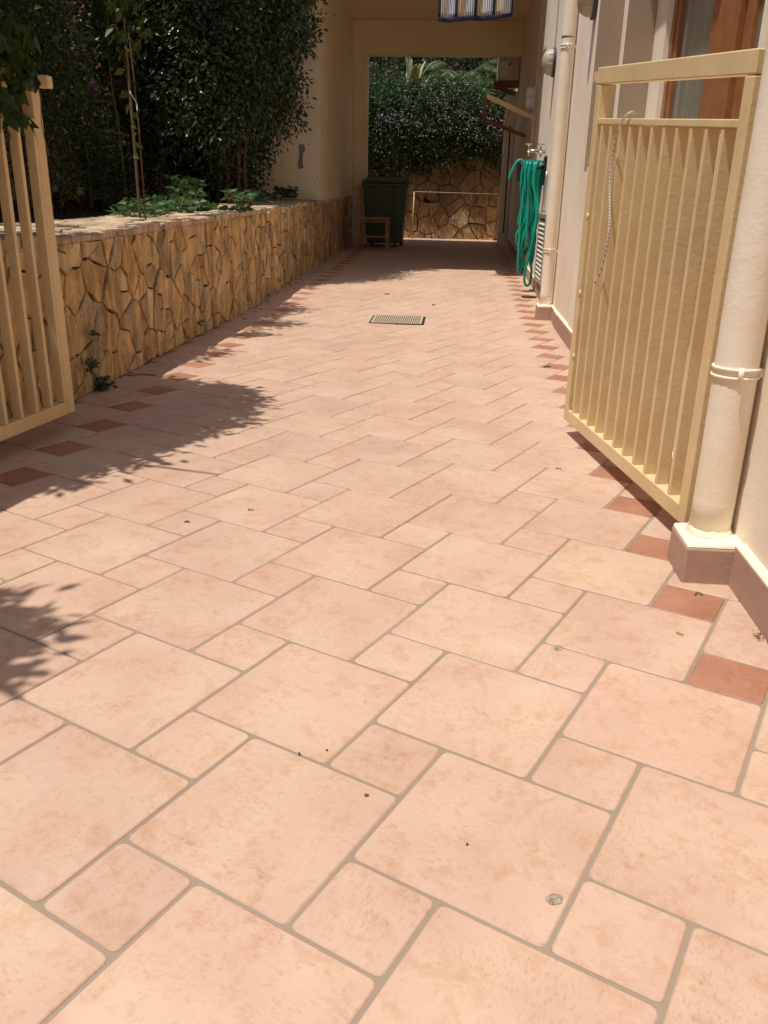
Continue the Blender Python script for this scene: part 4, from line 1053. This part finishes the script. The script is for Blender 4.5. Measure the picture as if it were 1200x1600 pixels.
# hedge hanging over the back wall
hg = plant('flowering_hedge', (0, 15.9, 2.3), 'broad hedge full of small mauve flowers spilling over the back stone wall', 'hedge')
def hedge():
    while True:
        x = rng.uniform(-2.0, 2.4); z = rng.uniform(1.3, 3.0)
        low = 1.62 + 0.14 * math.sin(x * 3.1) + 0.08 * math.sin(x * 8.0) - 0.3 * (x < -0.6)
        if z < low: continue
        y = 15.56 - 0.07 * math.sin(min(1, (z - 1.3) / 1.2) * math.pi) - 0.03 * math.sin(x * 6 + z * 5) + abs(rng.normal()) * .14
        if z > 2.3: y += (z - 2.3) * 0.65
        return np.array([x, y, z])
P_, d_ = clumps(2500, 26, hedge, 0.07, 0.2)
leaves('foliage', P_, d_, rng.uniform(0.035, 0.065, len(P_)), rng.uniform(0.018, 0.032, len(P_)), MT['leafdark'], hg)
P_, d_ = clumps(420, 16, lambda: np.array([rng.uniform(-1.6, 1.7), rng.uniform(15.5, 16.3), rng.uniform(2.45, 2.95)]), 0.06, -0.2)
leaves('sun_tinted_shoots', P_, d_, rng.uniform(0.04, 0.075, len(P_)), rng.uniform(0.02, 0.034, len(P_)), MT['leafbright'], hg)  # sunlight on the hedge top put into a brighter leaf colour
def hedgef():
    while True:
        p = hedge()
        if p[2] > 1.95 + 0.35 * rng.uniform() and p[0] > -1.1 and p[2] < 2.72: return p + np.array([0, -0.17, 0.03])
P_, d_ = clumps(420, 5, hedgef, 0.024)
leaves('flowers', P_, d_, 0.026, 0.024, MT['mauve'], hg, kind='stuff')
def hangf():
    x = rng.uniform(-1.2, 1.3); return np.array([x, 15.57 - rng.uniform(0, .05), rng.uniform(1.38, 1.95)])
P_, d_ = clumps(110, 12, hangf, 0.035, 0.8)
leaves('trailing_leaves', P_, d_, rng.uniform(.03, .06, len(P_)), rng.uniform(.015, .03, len(P_)), MT['leafhedge'], hg)

def agave(cx, cy, cz, n, ln, label, seed):
    rr = random.Random(seed); ag = plant('agave', (cx, cy, cz), label, 'agave', 'agaves on the bank above the hedge')
    for k in range(n):
        a = 2 * math.pi * k / n + rr.uniform(-.2, .2); lean = rr.uniform(.10, .62); L = ln * rr.uniform(.8, 1.1); mb = MB(); vs = []
        for i in range(8):
            q = i / 7; rad = L * lean * (q ** 1.3) * .8; h = L * (q - .55 * lean * q * q * q); w = 0.085 * math.sin(math.pi * min(1, .28 + q * .74)) + .002
            px, py = cx + math.cos(a) * rad, cy + math.sin(a) * rad
            vs += [(px - math.sin(a) * w, py + math.cos(a) * w, cz + h + .02), (px, py, cz + h), (px + math.sin(a) * w, py - math.cos(a) * w, cz + h + .02)]
        mb.add(vs, [(i * 3 + s_, i * 3 + s_ + 1, i * 3 + s_ + 4, i * 3 + s_ + 3) for i in range(7) for s_ in (0, 1)], True)
        o = mb.build('leaf', MT['leafagave'], ag); s2 = o.modifiers.new('t', 'SOLIDIFY'); s2.thickness = .012
agave(-0.52, 16.1, 2.62, 9, 0.98, 'pale green agave with broad upright blades left of the palm above the hedge', 1)
agave(-0.22, 16.0, 2.62, 9, 0.55, 'smaller agave half hidden behind the hedge beside the palm', 2)

def palm(cx, cy, cz, n, ln, label, seed):
    rr = random.Random(seed); pm = plant('palm', (cx, cy, cz), label, 'palm')
    trunk([(cx, cy, cz - 1.0), (cx, cy, cz), (cx, cy, cz + .1)], [.10, .09, .05], MT['bark'], pm)
    for k in range(n):
        a = 2 * math.pi * k / n + rr.uniform(-.25, .25); L = ln * rr.uniform(.8, 1.1); up = rr.uniform(.55, 1.2); pts = []
        for i in range(13):
            q = i / 12; pts.append(Vector((cx + math.cos(a) * L * q * .85, cy + math.sin(a) * L * q * .85, cz + L * (up * q - .95 * q * q))))
        fo = MB().tube(pts, [.010 * (1 - .8 * i / 12) for i in range(13)], 5).build('frond', MT['leafpalm'], pm)
        bs = []; ds = []
        for i in range(1, 12):
            for s_ in range(5):
                q = s_ / 5; p = pts[i].lerp(pts[min(12, i + 1)], q); tg = (pts[min(12, i + 1)] - pts[i]).normalized(); sd = Vector((-math.sin(a), math.cos(a), 0))
                for sg in (1, -1): bs.append(tuple(p)); dvec = sd * sg * .9 + tg * .55 + Vector((0, 0, -.45)); ds.append(tuple(dvec))
        leaves('leaflets', np.array(bs), np.array(ds), np.full(len(bs), .26) * rng.uniform(.7, 1.1, len(bs)), .016, MT['leafpalm'], fo, fold=.1)
palm(0.35, 16.9, 3.0, 18, 1.25, 'palm with arching feathery fronds above the back hedge', 3)

def backtree(cx, cy, z0, z1, rad, ncl, mat, label, group='trees on the bank behind the hedge'):
    tr = plant('bank_tree', (cx, cy, 2.4), label, 'tree', group)
    trunk([(cx, cy, 2.2), (cx + .1, cy, (z0 + z1) / 2), (cx, cy, z1 - .4)], [.09, .07, .03], MT['bark'], tr)
    def s():
        v = rng.normal(size=3); v /= np.linalg.norm(v); k = rng.uniform(.55, 1.0) * (1 + .18 * math.sin(v[0] * 5) + .15 * math.sin(v[2] * 6))
        return np.array([cx + v[0] * rad * k, cy + v[1] * rad * k * .8, (z0 + z1) / 2 + v[2] * (z1 - z0) / 2 * k])
    P, d = clumps(ncl, 26, s, .11, .3)
    leaves('crown', P, d, rng.uniform(.05, .095, len(P)), rng.uniform(.026, .045, len(P)), mat, tr)
backtree(-1.5, 18.6, 2.6, 5.6, 1.5, 420, MT['leafhedge'], 'bright green leafy tree at the far left behind the hedge')
backtree(0.6, 20.3, 2.8, 6.4, 1.7, 420, MT['leafdark'], 'dark dense tree directly behind the palm')
backtree(2.0, 18.4, 2.4, 5.6, 1.2, 320, MT['leafdark'], 'very dark tree behind the air conditioner')
backtree(-3.6, 20.0, 2.6, 6.5, 1.8, 240, MT['leafdark'], 'dark tree hidden further left behind the hedge')
P_, d_ = clumps(1200, 26, inbox((-5, 5, 19.0, 22.5, 2.8, 5.8)), 0.14, .2)
leaves('undergrowth', P_, d_, rng.uniform(.07, .12, len(P_)), rng.uniform(.035, .055, len(P_)), MT['leafdark'], None, kind='stuff')
P_, d_ = clumps(200, 26, inbox((-2.2, 0.2, 16.6, 17.6, 2.5, 3.3)), 0.09, .0)
leaves('shrubbery', P_, d_, rng.uniform(.04, .07, len(P_)), rng.uniform(.02, .035, len(P_)), MT['leafhedge'], None, kind='stuff')

# ------------------------------------------------------------------ small marks and litter on the floor
tag(blob(0.702, -0.053, 0.012, 0.0006, 1, 22, .0003).build('dried_stain', MT['spot']), 'round grey dried stain on the large tile near the bottom right of the view', 'stain')
tag(blob(0.79, 0.724, 0.013, 0.0006, 2, 20, h=.0003).build('dried_stain', MT['spot']), 'faint smudge on the small tile left of the second red tile', 'stain')
def bit(name, x, y, L, a, label, rad=.0016, bend=.4):
    z = zf(y) + .0032; dx, dy = math.cos(a) * L / 2, math.sin(a) * L / 2
    tag(MB().tube(bez([(x - dx, y - dy, z), (x - dy * bend, y + dx * bend, z + .002), (x + dx, y + dy, z)], 5), [rad] * 11, 6).build(name, MT['debris']), label, 'litter', 'dry bits lying on the tiles')
bit('leaf_stalk', 1.206, 1.062, .022, .1, 'curled dry leaf stalk on the red tile nearest the plinth', .0018, 1.2)
bit('leaf_stalk', 1.10, .83, .018, 2.4, 'short dry stalk lying on the joint beside the second red tile', .0013)
bit('twig', -.155, 1.541, .022, 2.8, 'small curled brown twig left of centre beyond the first tile rows', .0017, .9)
bit('twig', -.331, 1.396, .016, .3, 'tiny dark twig further left beyond the first tile rows', .0025)
bit('twig', .943, 2.17, .022, 2.7, 'dark twig lying on the tiles in front of the right gate', .002)
bit('twig', 1.106, 4.368, .05, .4, 'brown twig near the red tiles beyond the right gate', .005)
bit('twig', -.23, 7.9, .05, .2, 'dark bit of litter beyond the drain grate to the left', .007)
bit('twig', .28, 7.26, .04, .9, 'small bit of litter beyond the drain grate to the right', .006)
bit('twig', -1.30, 3.62, .16, .3, 'crooked dry twig on the floor against the stone wall beyond the left gate', .003, .25)
for x, y, q, l_ in ((.39, .15, .0035, 'tiny dark speck near the right corner of the large middle tile'), (.569, .048, .0022, 'tiny speck on the large tile left of the round grey stain'), (.249, .254, .0025, 'tiny speck on the joint above the middle of the foreground'), (.30, .27, .002, 'second tiny speck just right of the one on the joint')):
    tag(blob(x, y, q, .001, int(x * 100), 8, .002).build('speck', MT['debris']), l_, 'speck', 'specks of dirt on the foreground tiles')
lt = MB()
for k in range(26):
    x, y = 1.282 + rng.uniform(0, .022) , .838 + rng.normal() * .014; a = rng.uniform(0, 6.28); L = rng.uniform(.004, .009)
    lt.tube([(x, y, .003 + rng.uniform(0, .006)), (x + math.cos(a) * L, y + math.sin(a) * L, .003 + rng.uniform(0, .005))], .0009, 5)
tag(lt.build('leaf_litter', MT['debris'], kind='stuff'), 'little heap of dry leaf litter against the skirting at the right edge', 'litter')
lt = MB()
for k in range(34):
    q = GL - .055 - rng.uniform(0.0, .07); a = rng.uniform(0, 6.28); p = GP(q, rng.uniform(.008, .045), .125 + rng.uniform(0, .012)); L = rng.uniform(.006, .016)
    lt.tube([p, (p[0] + math.cos(a) * L, p[1] + math.sin(a) * L, p[2] + rng.uniform(0, .008))], .002, 5)
tag(lt.build('leaf_litter', MT['debris'], kind='stuff'), 'dry leaf litter caught in the bottom corner of the right gate', 'litter')

lt = MB()
for k in range(70):
    y = rng.uniform(6.0, 13.5); x = -1.375 + abs(rng.normal()) * .05; a = rng.uniform(0, 6.28); L = rng.uniform(.012, .035); z = zf(y) + .003
    lt.tube([(x, y, z), (x + math.cos(a) * L, y + math.sin(a) * L, z + .003)], .0028, 4)
tag(lt.build('leaf_litter', MT['debris'], kind='stuff'), 'scattered dry litter along the foot of the stone wall', 'litter')
lt = MB()
for k in range(26):
    y = rng.uniform(1.6, 5.9); x = -1.385 + abs(rng.normal()) * .03; a = rng.uniform(0, 6.28); L = rng.uniform(.006, .02)
    lt.tube([(x, y, .003), (x + math.cos(a) * L, y + math.sin(a) * L, .005)], .0016, 4)
tag(lt.build('leaf_litter', MT['debris'], kind='stuff'), 'fine dry litter along the near foot of the stone wall', 'litter')

mc = MB(); mr_ = random.Random(12); n = 26; vs = []
for ring, (rr_, zz) in enumerate(((0.0575, 0.1335), (0.0595, 0.129), (0.062, 0.123), (0.0655, 0.1125))):
    for k in range(n):
        a = 2 * math.pi * k / n; q = rr_ + mr_.uniform(-.0015, .0035) * (ring > 0); vs.append((1.268 + q * math.cos(a), 1.262 + q * math.sin(a), zz + mr_.uniform(-.003, .004)))
mc.add(vs, [(r_ * n + k, (r_ + 1) * n + k, (r_ + 1) * n + (k + 1) % n, r_ * n + (k + 1) % n) for r_ in range(3) for k in range(n)], True)
mc.build('mortar_collar', MT['pipe'], house)
